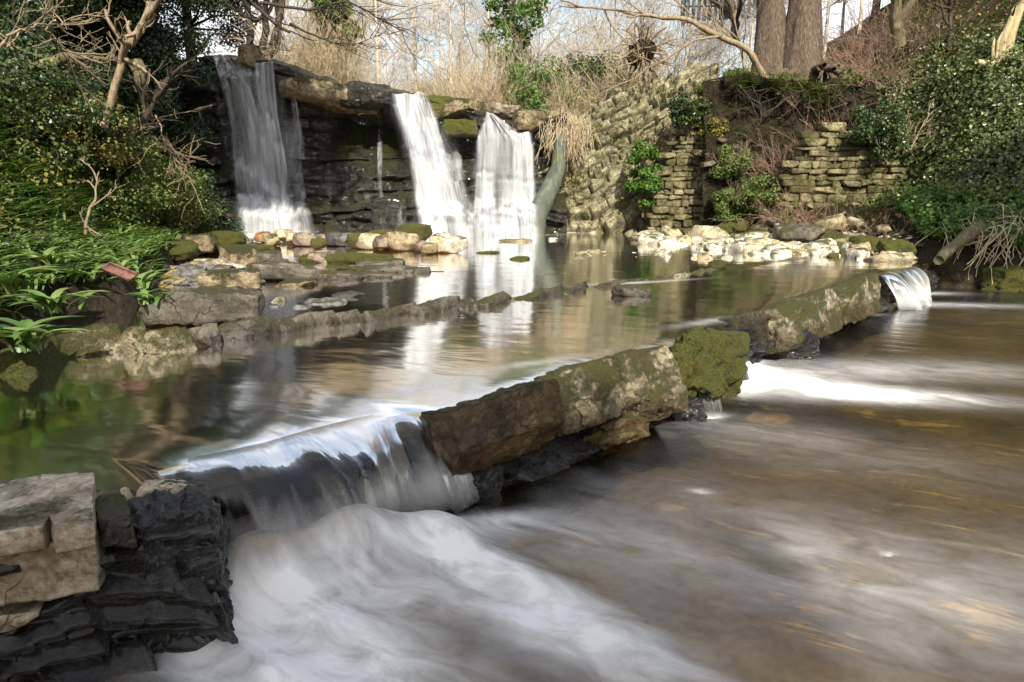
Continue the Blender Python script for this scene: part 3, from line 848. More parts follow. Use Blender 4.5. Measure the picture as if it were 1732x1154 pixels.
fall_obj([
    waterfall([(158, 660, 724, .75), (180, 664, 732, .95), (220, 676, 745, 1.0), (270, 688, 762, 1.0), (330, 700, 778, 1.05), (401, 706, 806, 1.25)], 6, off=.2),
    waterfall([(200, 680, 740, .8), (300, 695, 765, .9), (401, 712, 800, 1.1)], 7, off=.3),
    waterfall([(175, 655, 745, .3), (230, 668, 768, .4), (300, 680, 790, .4), (340, 690, 805, .5), (401, 690, 835, .8)], 16, off=.38, edge=.45),
    waterfall([(225, 735, 775, .3), (280, 745, 785, .45), (340, 760, 800, .5), (401, 765, 812, .8)], 9, off=.12, edge=.25)])
fall_obj([
    waterfall([(192, 822, 836, .9), (206, 818, 856, .9), (222, 808, 880, .9), (240, 804, 905, .55), (262, 803, 905, .5), (310, 801, 908, .45), (360, 799, 912, .6), (401, 796, 918, 1.2)], 10, off=.15),
    waterfall([(222, 858, 900, .8), (250, 866, 904, 1.0), (320, 866, 908, 1.0), (401, 862, 915, 1.2)], 11, off=.28),
    waterfall([(225, 798, 905, .35), (300, 792, 915, .35), (340, 790, 922, .5), (401, 785, 935, .8)], 17, off=.4, edge=.4),
    waterfall([(230, 806, 850, .6), (280, 803, 842, .75), (330, 801, 840, .8), (401, 796, 850, 1.1)], 12, off=.25)])

# ------------------------------------------------------------------ leaves
def leaves(P, Nr, size, seed, tmpl='ivy', tilt=0.6):
    rr = np.random.default_rng(seed)
    n = len(P)
    Nr = Nr + rr.normal(size=(n, 3)) * tilt
    Nr /= np.linalg.norm(Nr, axis=1, keepdims=True) + 1e-9
    a = np.cross(Nr, rr.normal(size=(n, 3)))
    a /= np.linalg.norm(a, axis=1, keepdims=True) + 1e-9
    b = np.cross(Nr, a)
    if tmpl == 'ivy':
        T = np.array([(0, -0.5, 0), (0.42, -0.1, 0.10), (0, 0.55, -0.05), (-0.42, -0.1, 0.10)])
        Fq = np.array([(0, 1, 2), (0, 2, 3)])
    elif tmpl == 'needle':
        T = np.array([(0, -0.5, 0), (0.12, 0, 0.03), (0, 0.5, 0), (-0.12, 0, 0.03)])
        Fq = np.array([(0, 1, 2), (0, 2, 3)])
    size = np.broadcast_to(size, (n,))
    V = P[:, None] + size[:, None, None] * (T[None, :, 0, None] * a[:, None] + T[None, :, 1, None] * b[:, None] + T[None, :, 2, None] * Nr[:, None])
    k = len(T)
    Fa = (Fq[None] + (np.arange(n) * k)[:, None, None]).reshape(-1, 3)
    rn = np.repeat(rr.random(n), k)
    return V.reshape(-1, 3), Fa, rn
def leafmesh(name, P, Nr, size, seed, mat, parent=None, tmpl='ivy', tilt=0.6):
    V, Fa, rn = leaves(P, Nr, size, seed, tmpl, tilt)
    return mesh(name, V, Fa, MAT[mat], parent, False, {'rnd': rn})
def clumpy(n, centers, rad, seed):
    rr = np.random.default_rng(seed)
    c = centers[rr.integers(0, len(centers), n)]
    d = rr.normal(size=(n, 3))
    d /= np.linalg.norm(d, axis=1, keepdims=True)
    r = rad * rr.random(n) ** 0.45
    return c + d * r[:, None] * np.array([1, 1, .75]), d
def blades(pos, dirs, length, width, seed, rise=0.9, droop=1.0, seg=5):
    rr = np.random.default_rng(seed)
    n = len(pos)
    t = np.linspace(0, 1, seg + 1)
    L = np.broadcast_to(length, (n,)) * rr.uniform(.7, 1.25, n)
    W = np.broadcast_to(width, (n,))
    out = L[:, None] * (0.25 * t + 0.6 * t ** 2)[None]
    up = L[:, None] * (rise * (t - 0.55 * droop * t ** 2))[None]
    wd = W[:, None] * (np.sin(np.clip(t * 0.93 + 0.07, 0, 1) * math.pi) ** 0.7)[None]
    cx = pos[:, None, :] + dirs[:, None, :] * out[..., None]
    cx[..., 2] += up
    sd = np.stack([-dirs[:, 1], dirs[:, 0], np.zeros(n)], -1)
    V = np.stack([cx - sd[:, None] * wd[..., None] / 2 + np.array([0, 0, 1]) * wd[..., None] * .2, cx, cx + sd[:, None] * wd[..., None] / 2 + np.array([0, 0, 1]) * wd[..., None] * .2], 2)
    m = (seg + 1) * 3
    base = []
    for i in range(seg):
        for j in range(2):
            q = i * 3 + j
            base.append((q, q + 1, q + 4, q + 3))
    Fa = (np.array(base)[None] + (np.arange(n) * m)[:, None, None]).reshape(-1, 4)
    return V.reshape(-1, 3), Fa, np.repeat(rr.random(n), m)
def surf_pts(n, xr, yr, seed, mask=None):
    rr = np.random.default_rng(seed)
    x = rr.uniform(*xr, n * 3)
    y = rr.uniform(*yr, n * 3)
    if mask is not None:
        m = mask(x, y) > rr.random(len(x))
        x, y = x[m], y[m]
    x, y = x[:n], y[:n]
    e = 0.06
    z = height(x, y)
    nx = (z - height(x + e, y)) / e
    ny = (z - height(x, y + e)) / e
    N = np.stack([nx, ny, np.ones_like(nx)], -1)
    N /= np.linalg.norm(N, axis=1, keepdims=True)
    return xyz(x, y, z), N

# ------------------------------------------------------------------ rock ribs across the river
def rib(name, L, ztop, zbot, wid, mat, seed, outd, lip=None, amp=0.10):
    n = max(int(np.sum(np.linalg.norm(np.diff(L, axis=0), axis=1)) / 0.022), 50)
    n = min(n, 700)
    P = poly_interp(L, n)
    nw = 70
    q = np.linspace(0, 1, nw)
    top_part = q < 0.25
    zz = np.where(top_part, ztop, ztop + (zbot - ztop) * (q - 0.25) / 0.75)
    bk = np.where(top_part, -wid * (1 - q / 0.25), 0)
    zg = np.broadcast_to(zz, (n, nw)).copy()
    bg_ = np.broadcast_to(bk, (n, nw)).copy()
    sl = np.arange(n)[:, None] * 0.022
    kk = zg * 26 + sl * 1.1 + (fbm(xyz(sl * 2.0, zg * 3, 0), 3, seed) - .5) * 5
    lay = (h1(np.floor(kk).astype(int) + 100, seed) - .5) * amp
    brk = (h2(np.floor(kk / 3).astype(int), np.floor(sl / 0.35 + h1(np.floor(kk / 3).astype(int), 2) * 9).astype(int), seed) - .5) * amp * 1.8
    nzz = (fbm(xyz(sl * 2.6, zg * 4, 7), 4, seed + 2) - .5) * amp * 2.6
    f = (~top_part)[None] * 1.0
    if lip is not None:
        lc = lip(P)[:, None] / 0.12
        bg_ = bg_ - lc * 0.16 * f
        brk = brk * (1 - .6 * lc)
    d = bg_ + (lay + brk + nzz) * f + 0.16 * np.clip((ztop - zg) / 0.6, 0, 1) * f
    zg = zg + (fbm(xyz(sl * 3, bg_ * 5, 3), 3, seed) - .5) * 0.05 * (1 - f)
    if lip is not None:
        zg = zg - lip(P)[:, None] * (1 - np.clip((ztop - zg) / 0.5, 0, 1))
    V = xyz(P[:, None, 0] + outd[0] * d, P[:, None, 1] + outd[1] * d, zg)
    return struct(mesh(name, V.reshape(-1, 3), gridfaces(n, nw)[:, ::-1], MAT[mat]))
OUT = np.array([0.70, -0.71])
LIPA, LIPB = G(250, 790, 0)[:2], G(750, 690, 0)[:2]
def lipcut(P):
    a = (P - LIPA) @ (LIPB - LIPA) / ((LIPB - LIPA) @ (LIPB - LIPA))
    return 0.12 * sst(-0.06, 0.04, a) * sst(1.04, 0.98, a)
rib('rock_ledge', np.array([G(a, b, 0.0)[:2] for a, b in ((-400, 980), (0, 908), (160, 884), (345, 868))]), -0.02, -0.95, 0.35, 'shale', 3, OUT, None)
rib('rock_ledge', np.array([G(a, b, 0.0)[:2] for a, b in ((272, 786), (300, 777), (370, 765), (440, 750), (520, 727), (600, 707), (680, 692), (748, 690), (940, 640), (1140, 583), (1310, 518), (1420, 481), (1486, 461), (1500, 455), (1540, 446), (1640, 424))]), -0.05, -0.95, 0.3, 'shale', 5, OUT, lipcut)
rib('rock_ledge', np.array([G(a, b, 0.0)[:2] for a, b in ((-250, 660), (0, 640), (100, 622), (205, 600), (365, 575), (565, 552), (700, 532), (815, 510), (985, 484), (1090, 474))]), -0.03, -0.5, 0.4, 'shale', 8, np.array([0.55, -0.83]), None, 0.07)

BN = [0]
def block(px0, px1, zt0, h, depth, mat, seed, label, zt1=None, outd=OUT, over=0.04, rough=0.035, cuts=6, rnd=0.08, n=34, group=None, name='ledge_block', layers=0.0, dip=0.33):
    zt1 = zt0 if zt1 is None else zt1
    a, b = G(px0[0], px0[1], zt0), G(px1[0], px1[1], zt1)
    d = b - a
    L = math.hypot(d[0], d[1])
    V, Fq = rockverts((L * .985, depth, h), seed, n=n, roundness=rnd, cuts=cuts, rough=rough, layers=layers)
    V = V + np.array([0, depth / 2 - over, -h])
    cd_, sd_ = math.cos(dip), math.sin(dip)
    V = np.stack([V[:, 0], V[:, 1] * cd_ + V[:, 2] * sd_, -V[:, 1] * sd_ + V[:, 2] * cd_], -1)
    o = mesh(name, V, Fq, MAT[mat])
    o.location = (a + b) / 2
    o.rotation_euler = (0, -math.atan2(d[2], L), math.atan2(d[1], d[0]))
    return tag(o, label, 'rock', group)
LB = 'sandstone blocks of the near ledge'
block((748, 694), (938, 636), 0.05, 0.38, 0.42, 'brown_block', 21, 'big dark brown wet block at the right end of the glassy cascade', zt1=0.10, group=LB, rnd=0.14, rough=0.05, cuts=2)
block((938, 632), (1040, 600), 0.07, 0.40, 0.36, 'sandstone', 22, 'yellow green mossy ledge block touching the big dark brown block', zt1=0.09, group=LB, over=0.02, rnd=0.12, rough=0.055)
block((1036, 602), (1138, 580), 0.08, 0.50, 0.34, 'sandstone', 23, 'tall sunlit ledge block left of the thin trickle, with shale under it', zt1=0.08, group=LB, rnd=0.13, rough=0.055, over=0.05)
block((1150, 578), (1246, 533), 0.08, 0.50, 0.40, 'mossy_block', 24, 'thickly green mossed block between the trickle and the white spout', zt1=0.12, group=LB, rnd=0.5, rough=0.18, over=0.08, cuts=5)
block((1246, 535), (1312, 517), 0.06, 0.34, 0.34, 'grey_block', 25, 'small dark block above the wet grey boulder in the near ledge', group=LB, over=-0.05, rough=0.06)
block((1312, 515), (1422, 478), 0.08, 0.48, 0.40, 'sandstone', 26, 'large pale sunlit ledge block with mossy face before the far spill', zt1=0.12, group=LB, rnd=0.12, rough=0.05, over=0.06)
block((1424, 480), (1482, 460), 0.10, 0.50, 0.45, 'sandstone', 27, 'square pale block at the far right end of the near ledge', zt1=0.12, group=LB, rnd=0.12, rough=0.05, over=0.05)
# boulders and lumps below the near ledge
def prock(name, px, py, z, dims, mat, seed, label, cat='rock', group=None, rz=0.0, tilt=(0, 0), sink=0.25, **kw):
    p = G(px, py, z)
    if not isinstance(dims, tuple):
        dims = (dims, dims, dims)
    o = rock(name, p, dims, mat, seed, rz, tilt, sink, **kw)
    return tag(o, label, cat, group)
prock('boulder', 1196, 662, -.5, (.46, .40, .55), 'mossy_block', 39, 'drooping green moss lump left of the white spout', n=20, roundness=.5, rough=.12)
prock('boulder', 1325, 600, -.5, (0.62, 0.5, 0.42), 'shale', 31, 'wet grey shale boulder leaning on the near ledge beside the white spout', n=18, roundness=.5, rough=.08)
prock('boulder', 1160, 705, -.5, (0.32, 0.25, 0.2), 'shale', 32, 'black wet shale lump at the foot of the thin trickle', n=14, rough=.12, layers=.2)
prock('boulder', 1040, 738, -.5, (0.55, 0.3, 0.26), 'brown_block', 33, 'reddish brown layered lump under the sunlit ledge block', n=16, rough=.1, layers=.25, rz=.7)
prock('boulder', 815, 838, -.5, (0.22, 0.2, 0.22), 'shale', 34, 'shiny black rock at the foot of the big dark brown block', n=14, rough=.14)
prock('boulder', 1505, 495, -.5, (0.35, 0.3, 0.3), 'mossy_block', 35, 'small green mossy rock standing in the far white spill', n=12, roundness=.5)
prock('boulder', 1590, 462, -.5, (1.3, 0.6, 0.75), 'mossy_block', 36, 'dark mossy boulder on the right bank behind the far spill', n=18, rz=.6, rough=.1)
prock('boulder', 1640, 478, -.5, (0.9, 0.7, 0.6), 'grey_block', 37, 'grey boulder under the dry roots on the right bank', n=18, rz=.3, rough=.09)
prock('boulder', 1700, 490, -.5, (0.8, 0.6, 0.5), 'mossy_block', 38, 'low dark mossy boulder at the right edge of the lower pool', n=16, rz=-.3, rough=.1)

# near left slab stack
NS = 'sandstone slabs of the near left ledge'
block((-190, 925), (78, 886), 0.075, 0.085, 0.55, 'pale_slab', 41, 'thin pale top slab at the left edge of the photo, left of the crack', zt1=0.075, group=NS, dip=0.04, rnd=.05, rough=.02, cuts=2, over=.02)
block((80, 888), (158, 872), 0.085, 0.10, 0.5, 'pale_slab', 42, 'thin pale top slab right of the crack, next to the black wet shale', zt1=0.085, group=NS, dip=0.04, rnd=.05, rough=.025, cuts=2, over=.02)
block((-200, 946), (168, 900), -0.01, 0.20, 0.55, 'pale_slab', 43, 'thick pale brown stained slab under the two thin top slabs', zt1=-0.012, group=NS, dip=0.04, rnd=.04, rough=.015, cuts=2, over=.05)
block((-200, 1060), (76, 1012), -0.215, 0.10, 0.4, 'pale_slab', 44, 'broken pale slab lowest in the stack, above the black shale', zt1=-0.23, group=NS, dip=0.04, rnd=.12, rough=.05, cuts=6, over=.04)
block((165, 880), (225, 866), 0.05, 0.14, 0.32, 'grey_block', 45, 'rough dark block between the pale slabs and the puddle notch', group=NS, dip=0.04, rough=.07, rnd=.15, over=.02)
block((172, 900), (348, 858), 0.0, 0.80, 0.40, 'shale', 46, 'black wet shale mass standing at the left end of the glassy cascade', zt1=.035, group=NS, dip=0.0, rough=.09, rnd=.10, over=.05, layers=.13, n=56)
prock('rock', 285, 835, 0.0, (0.2, 0.12, 0.05), 'pale_slab', 47, 'flat grey stone lying in the water left of the cascade', rz=.2, n=12, roundness=.3, sink=.1)
prock('rock', 216, 850, 0.0, (0.035, 0.03, 0.075), 'pale_slab', 48, 'little upright stone standing at the edge of the puddle notch', n=8, sink=.2)

# blocks of the far rib
FB = 'sandstone blocks of the far ledge'
o2 = np.array([.55, -.83])
for i, (a, b, z, h, dp, m, lab) in enumerate([
        ((20, 590), (105, 558), .18, .32, .5, 'mossy_block', 'leftmost mossy block of the far ledge under the garlic leaves'),
        ((100, 556), (204, 545), .20, .26, .40, 'sandstone', 'wide tan block second from the left in the far ledge'),
        ((203, 552), (246, 548), .20, .22, .34, 'sandstone', 'small yellow capped block between the two wide tan ones'),
        ((246, 560), (330, 548), .17, .20, .36, 'sandstone', 'pale block with a clean front right of the small yellow capped one'),
        ((328, 551), (366, 545), .16, .20, .36, 'grey_block', 'short grey block with a dark stain in the far ledge'),
        ((366, 548), (466, 530), .15, .20, .34, 'grey_block', 'brown topped block below the long lying boulder'),
        ((466, 538), (566, 521), .13, .20, .34, 'grey_block', 'grey streaked block in the middle of the left half of the far ledge'),
        ((566, 530), (608, 520), .11, .18, .32, 'grey_block', 'nearly square dark block between two longer grey ones'),
        ((612, 528), (702, 511), .10, .18, .32, 'grey_block', 'long low block with a moss cap on its top'),
        ((704, 514), (774, 497), .12, .20, .32, 'grey_block', 'raised wedge block with a pale front in the far ledge'),
        ((782, 507), (814, 497), .09, .16, .30, 'grey_block', 'smallest dark block beside the raised wedge block'),
        ((816, 505), (866, 488), .10, .18, .30, 'grey_block', 'dark square block left of the long flat end of the far ledge'),
        ((868, 500), (950, 482), .08, .16, .30, 'grey_block', 'long flat dark block near the right end of the far ledge'),
        ((950, 486), (988, 476), .08, .16, .28, 'grey_block', 'last upright block before the far ledge dips under water')]):
    block(a, b, z, h, dp, m, 60 + i, lab, group=FB, outd=o2, rough=.06, rnd=.12, n=16, cuts=5, over=.03)
block((990, 482), (1085, 468), .05, .14, .3, 'grey_block', 80, 'low wet ridge right of the last upright block of the far ledge', group=FB, rough=.09, n=16)
block((1138, 462), (1225, 449), .05, .14, .4, 'sandstone', 81, 'low sunlit ridge in the water left of the right gravel bar', group=FB, rough=.09, n=16)
prock('rock', 1068, 499, 0, (.42, .26, .14), 'grey_block', 82, 'lone dark rock in the water right of the far ledge', n=14, roundness=.4)

# rocks of the left shore
for i, (px, py, z, dm, rz, m, rd, lab) in enumerate([
        (345, 530, .10, (.95, .34, .30), .35, 'grey_block', .2, 'long lying boulder with a pale front on the left shingle'),
        (262, 430, .15, (1.5, .55, .42), -.35, 'mossy_block', .25, 'long mossy bedrock hump below the garlic at the left bank'),
        (398, 480, .08, (.72, .4, .30), .05, 'tan_boulder', .2, 'flat topped tan boulder on the left shingle'),
        (405, 452, .10, (.5, .4, .38), .3, 'tan_boulder', .35, 'pointed mossy capped boulder behind the flat topped tan one'),
        (372, 452, .12, (.34, .3, .24), .1, 'st_pink', .5, 'rounded pinkish boulder left of the pointed one'),
        (440, 452, .08, (.55, .45, .38), .8, 'grey_block', .3, 'grey wedge boulder right of the pointed one'),
        (485, 470, .03, (.9, .55, .36), -.1, 'grey_block', .25, 'large dark wedge boulder in the left shallows'),
        (498, 485, .0, (.5, .32, .14), -.2, 'tan_boulder', .3, 'low tan stone in front of the large dark wedge boulder'),
        (560, 473, .0, (.85, .42, .20), .05, 'grey_block', .25, 'flat grey boulder left of the pointed slabs in the shallows'),
        (628, 470, .0, (.62, .4, .13), .1, 'grey_block', .15, 'thin flat slab right of the flat grey boulder'),
        (650, 462, .0, (.75, .35, .20), .1, 'grey_block', .2, 'square ended slab in the middle of the row of slabs'),
        (700, 463, .0, (.45, .25, .15), .15, 'grey_block', .2, 'tilted dark slab next to last toward open water'),
        (730, 462, .0, (.35, .10, .05), -.1, 'slate' if False else 'grey_block', .2, 'thin pointed sliver of rock at the open water end'),
        (590, 442, .02, (1.5, .6, .22), -.1, 'mossy_block', .2, 'broad moss topped slab behind the row of slabs'),
        (540, 440, .04, (.45, .5, .26), -.1, 'st_pink', .15, 'square reddish block at the left end of the moss topped slab'),
        (640, 446, .02, (.8, .35, .12), .05, 'grey_block', .2, 'flat dark stone right of the moss topped slab'),
        (590, 503, .0, (.33, .28, .12), .1, 'st_slate', .6, 'smooth dark pebble boulder alone in the left pool'),
        (550, 515, .0, (.4, .25, .10), .1, 'st_grey', .5, 'flat smooth stone behind the far ledge'),
        (370, 418, .12, (.9, .6, .48), .1, 'mossy_block', .4, 'mossy boulder left of the row of rounded stones'),
        (330, 420, .15, (.6, .5, .45), .4, 'tan_boulder', .35, 'yellowish boulder beside the mossy one at the left bank'),
        (420, 430, .05, (.9, .35, .28), -.2, 'mossy_block', .3, 'dark low mossy rock in front of the row of rounded stones'),
        (580, 398, .0, (.1, .1, .05), 0, 'st_white', .5, 'tiny white stone at the foot of the dark cliff'),
        (165, 403, .35, (.35, .3, .35), .2, 'tan_boulder', .3, 'pale upright rock showing through the garlic'),
        (880, 441, .0, (.32, .22, .13), .2, 'mossy_block', .5, 'lone mossy stone in the water below the leaning log'),
        (825, 430, .0, (.42, .2, .1), .1, 'st_olive', .4, 'low brown stone in the pool left of the lone mossy one'),
        (870, 410, .0, (.75, .3, .14), .1, 'st_tan', .4, 'flat tan stone in the pool before the leaning log'),
        (935, 407, .0, (.22, .18, .15), .1, 'st_white', .6, 'white stone alone in the water right of the leaning log foot')]):
    dm = (dm[0], dm[1], dm[2] * (.75 if i not in (0, 3, 22) else 1))
    prock('rock', px, py, z, dm, m, 100 + i, lab, rz=rz, n=14, roundness=rd, rough=.07, sink=.25, group='rocks of the left shore and pool' if i < 20 else None)

# row of rounded stones before the left fall
RS = 'row of stones before the left fall'
for i, (px, py, sz, m, lab) in enumerate([
        (405, 409, .34, 'st_tan', 'brownish stone at the left end of the row'), (418, 413, .25, 'st_grey', 'small grey stone next to the left end of the row'), (420, 404, .3, 'st_white', 'pale stone half behind the brownish end stone'),
        (447, 405, .36, 'st_orange', 'orange stone, the brightest in the row'), (462, 412, .42, 'st_tan', 'wide tan stone in front of the orange one'), (480, 404, .42, 'st_cream', 'tall cream stone right of the orange one'),
        (500, 409, .40, 'st_cream', 'rounded yellow stone right of the tall cream one'), (516, 411, .42, 'st_pink', 'pinkish stone at the middle of the left half of the row'), (428, 417, .2, 'st_slate', 'dark little stone in front of the left end'),
        (546, 406, .28, 'st_pink', 'small rosy stone behind the gap in the row'), (540, 415, .3, 'st_olive', 'olive stone in front of the small rosy one'), (566, 410, .45, 'st_slate', 'blue grey angular stone in the row'), (585, 411, .42, 'st_grey', 'grey angular stone beside the blue grey one'),
        (606, 413, .46, 'st_olive', 'rounded olive stone at the centre of the row'), (624, 416, .48, 'st_cream', 'cream mossy stone right of the rounded olive one'), (645, 409, .5, 'st_olive', 'yellowish mossy stone behind the cream one'), (648, 418, .45, 'st_pink', 'flat pinkish stone near the right end of the row'),
        (664, 414, .42, 'st_cream', 'cream wedge stone near the right heap'), (680, 405, .36, 'st_white', 'bright white stone on top of the right heap'), (700, 407, .7, 'st_olive', 'long mossy stone behind the right heap'), (680, 418, .6, 'st_tan', 'broad tan stone in front of the right heap'),
        (712, 420, .3, 'st_pink', 'red brown little stone at the end of the heap'), (750, 413, .44, 'st_white', 'white pointed stone topping the last heap of the row'), (742, 421, .5, 'st_cream', 'cream stone under the white pointed one'), (768, 422, .5, 'st_white', 'flat white stone at the right end of the row'), (726, 424, .3, 'st_tan', 'tan stone left of the last heap')]):
    prock('stone', px, py + 3, .05, (sz, sz * .75, sz * .62), m, 140 + i, lab, 'stone', RS, rz=i * 1.3, n=10, roundness=.5, rough=.07, sink=.1)

# right gravel bar: single stones, the finest gravel as one mass
protos = {}
def stone_proto(kind, v):
    if (kind, v) not in protos:
        V, Fq = rockverts((1, .8, .55), 300 + v * 7, n=7, roundness=.25, cuts=9, rough=.07)
        me = mesh('stone', V, Fq, MAT['st_' + kind])
        protos[(kind, v)] = me.data
        bpy.data.objects.remove(me)
    return protos[(kind, v)]
rr = np.random.default_rng(77)
KL = {'white': 'white angular stone in the sunlit heap on the right gravel bar', 'cream': 'cream coloured stone in the sunlit heap on the right gravel bar', 'tan': 'brownish tan stone in the sunlit heap on the right gravel bar', 'olive': 'mossy olive stone along the back of the right gravel bar'}
cnt = 0
def scatter_bar(px0, py0, px1, py1, sp, n, s0, s1, kinds):
    global cnt
    for i in range(n):
        u = rr.random()
        px = px0 + (px1 - px0) * u + rr.normal() * 6
        py = py0 + (py1 - py0) * u + rr.uniform(-sp, sp)
        p = G(px, py, .05)
        z = min(max(hz(p[0], p[1]), -0.02), .4)
        kd = kinds[rr.integers(len(kinds))]
        o = bpy.data.objects.new('stone', stone_proto(kd, int(rr.integers(5))))
        COL.objects.link(o)
        sc = s0 + (s1 - s0) * rr.random() ** 2
        o.location = (p[0], p[1], z - .08 * sc)
        o.rotation_euler = (rr.normal() * .25, rr.normal() * .25, rr.random() * 6.28)
        o.scale = (sc * rr.uniform(.8, 1.3), sc, sc * rr.uniform(.6, 1.1))
        tag(o, KL[kd], 'stone', kd + ' stones of the right gravel bar')
scatter_bar(1080, 404, 1320, 424, 8, 70, .16, .6, ['white', 'white', 'cream'])
scatter_bar(1300, 415, 1545, 432, 9, 70, .15, .55, ['white', 'cream', 'tan', 'olive'])
scatter_bar(1150, 398, 1480, 410, 6, 45, .2, .8, ['olive', 'tan', 'cream'])
scatter_bar(970, 424, 1260, 436, 5, 22, .10, .3, ['white', 'cream', 'tan'])
prock('boulder', 1220, 385, .1, (1.1, .6, .34), 'tan_boulder', 201, 'tilted pale slab propped at the foot of the near masonry wall', rz=.5, tilt=(0, -.4), n=14, roundness=.1)
prock('boulder', 1105, 392, .05, (.9, .6, .5), 'grey_block', 202, 'flat grey boulder at the left foot of the masonry wall', n=14, roundness=.2)
prock('boulder', 1255, 388, .1, (1.3, .7, .5), 'mossy_block', 203, 'mossy block right of the tilted pale slab', n=14, roundness=.2)
prock('boulder', 1290, 392, .1, (.8, .6, .5), 'mossy_block', 204, 'round mossy boulder behind the middle of the gravel bar', n=14, roundness=.4)
prock('boulder', 1405, 411, .1, (.7, .5, .34), 'mossy_block', 205, 'large green mossy boulder right of the gravel heap', n=14, roundness=.4)
prock('boulder', 1470, 420, .1, (.65, .45, .3), 'mossy_block', 206, 'mossy boulder at the right end of the gravel bar', n=14, roundness=.4)
prock('boulder', 1515, 428, .1, (.55, .4, .3), 'mossy_block', 207, 'small mossy boulder near the big driftwood log', n=14, roundness=.4)
prock('boulder', 1350, 405, .2, (.9, .6, .4), 'grey_block', 208, 'dark boulder in the shade behind the gravel bar', n=14, roundness=.4)
def pebbles(name, pts, s0, s1, mat, seed, label, cat):
    r_ = np.random.default_rng(seed)
    parts = []
    for p in pts:
        V, Fq = rockverts((1, .75, .3), int(r_.integers(12)), n=3, roundness=.3, cuts=4, rough=.05)
        a = r_.random() * 6.28
        sc = s0 + (s1 - s0) * r_.random() ** 2
        ca, sa = math.cos(a), math.sin(a)
        V = V * sc
        V = np.stack([V[:, 0] * ca - V[:, 1] * sa, V[:, 0] * sa + V[:, 1] * ca, V[:, 2] + V[:, 0] * r_.normal() * .25], -1)
        parts.append((V + p - np.array([0, 0, .1 * sc]), Fq))
    V, Fs = join(parts)
    return tag(mesh(name, V, Fs, MAT[mat], None, False), label, cat, kind='stuff')
def bar_pts(n, a, b, sp, seed, zmin=-.06):
    r_ = np.random.default_rng(seed)
    out = []
    while len(out) < n:
        u = r_.random()
        p = G(a[0] + (b[0] - a[0]) * u + r_.normal() * 8, a[1] + (b[1] - a[1]) * u + r_.normal() * sp, .03)
        z = hz(p[0], p[1])
        if zmin < z < .32:
            out.append((p[0], p[1], z))
    return out
pebbles('gravel', bar_pts(700, (1090, 406), (1530, 428), 8, 3), .05, .2, 'st_white', 5, 'loose pale gravel of the right bar between the bigger stones', 'gravel')
pebbles('shingle', bar_pts(900, (300, 500), (420, 440), 14, 4) + bar_pts(350, (400, 480), (510, 452), 8, 9), .04, .17, 'st_grey', 6, 'grey slate shingle spread on the left shore', 'shingle')

# ------------------------------------------------------------------ boulders on the cliff top
for i, (px, py, Yd, dm, m, lab) in enumerate([
        (560, 180, 18.7, (2.6, 1.5, .62), 'tan_boulder', 'big rounded tan boulder capping the cliff right of the left fall'),
        (425, 112, 18.6, (.6, .6, .55), 'tan_boulder', 'square boulder between the two streams of the left fall'),
        (625, 170, 18.7, (1.4, .9, .45), 'cliff', 'dark mossy boulder left of the middle fall lip'),
        (742, 200, 18.5, (.7, .7, .6), 'mossy_block', 'mossy boulder right of the middle fall lip'),
        (775, 205, 18.5, (1.1, .8, .6), 'tan_boulder', 'tan split boulder between the middle and right falls'),
        (806, 200, 18.9, (.8, .7, .45), 'tan_boulder', 'pale rock left of the right fall lip'),
        (855, 200, 18.7, (.9, .7, .45), 'st_pink', 'rounded rosy boulder right of the right fall lip'),
        (895, 222, 18.4, (1.1, .9, .55), 'tan_boulder', 'grey tan boulder above the leaning log'),
        (660, 392, 17.6, (.9, .6, .95), 'cliff', 'dark block standing at the foot of the cliff left of the middle fall'),
        (780, 228, 18.15, (.9, .5, .4), 'mossy_block', 'green mossy ledge boulder under the split tan boulder')]):
    p = D(px, py, Yd)
    o = rock('boulder', p, dm, m, 220 + i, i * .7 if i not in (0, 8) else .1, (0, .17 if i == 0 else 0), .1, n=18, roundness=.4 if i != 8 else .15, rough=.07)
    tag(o, lab, 'boulder')

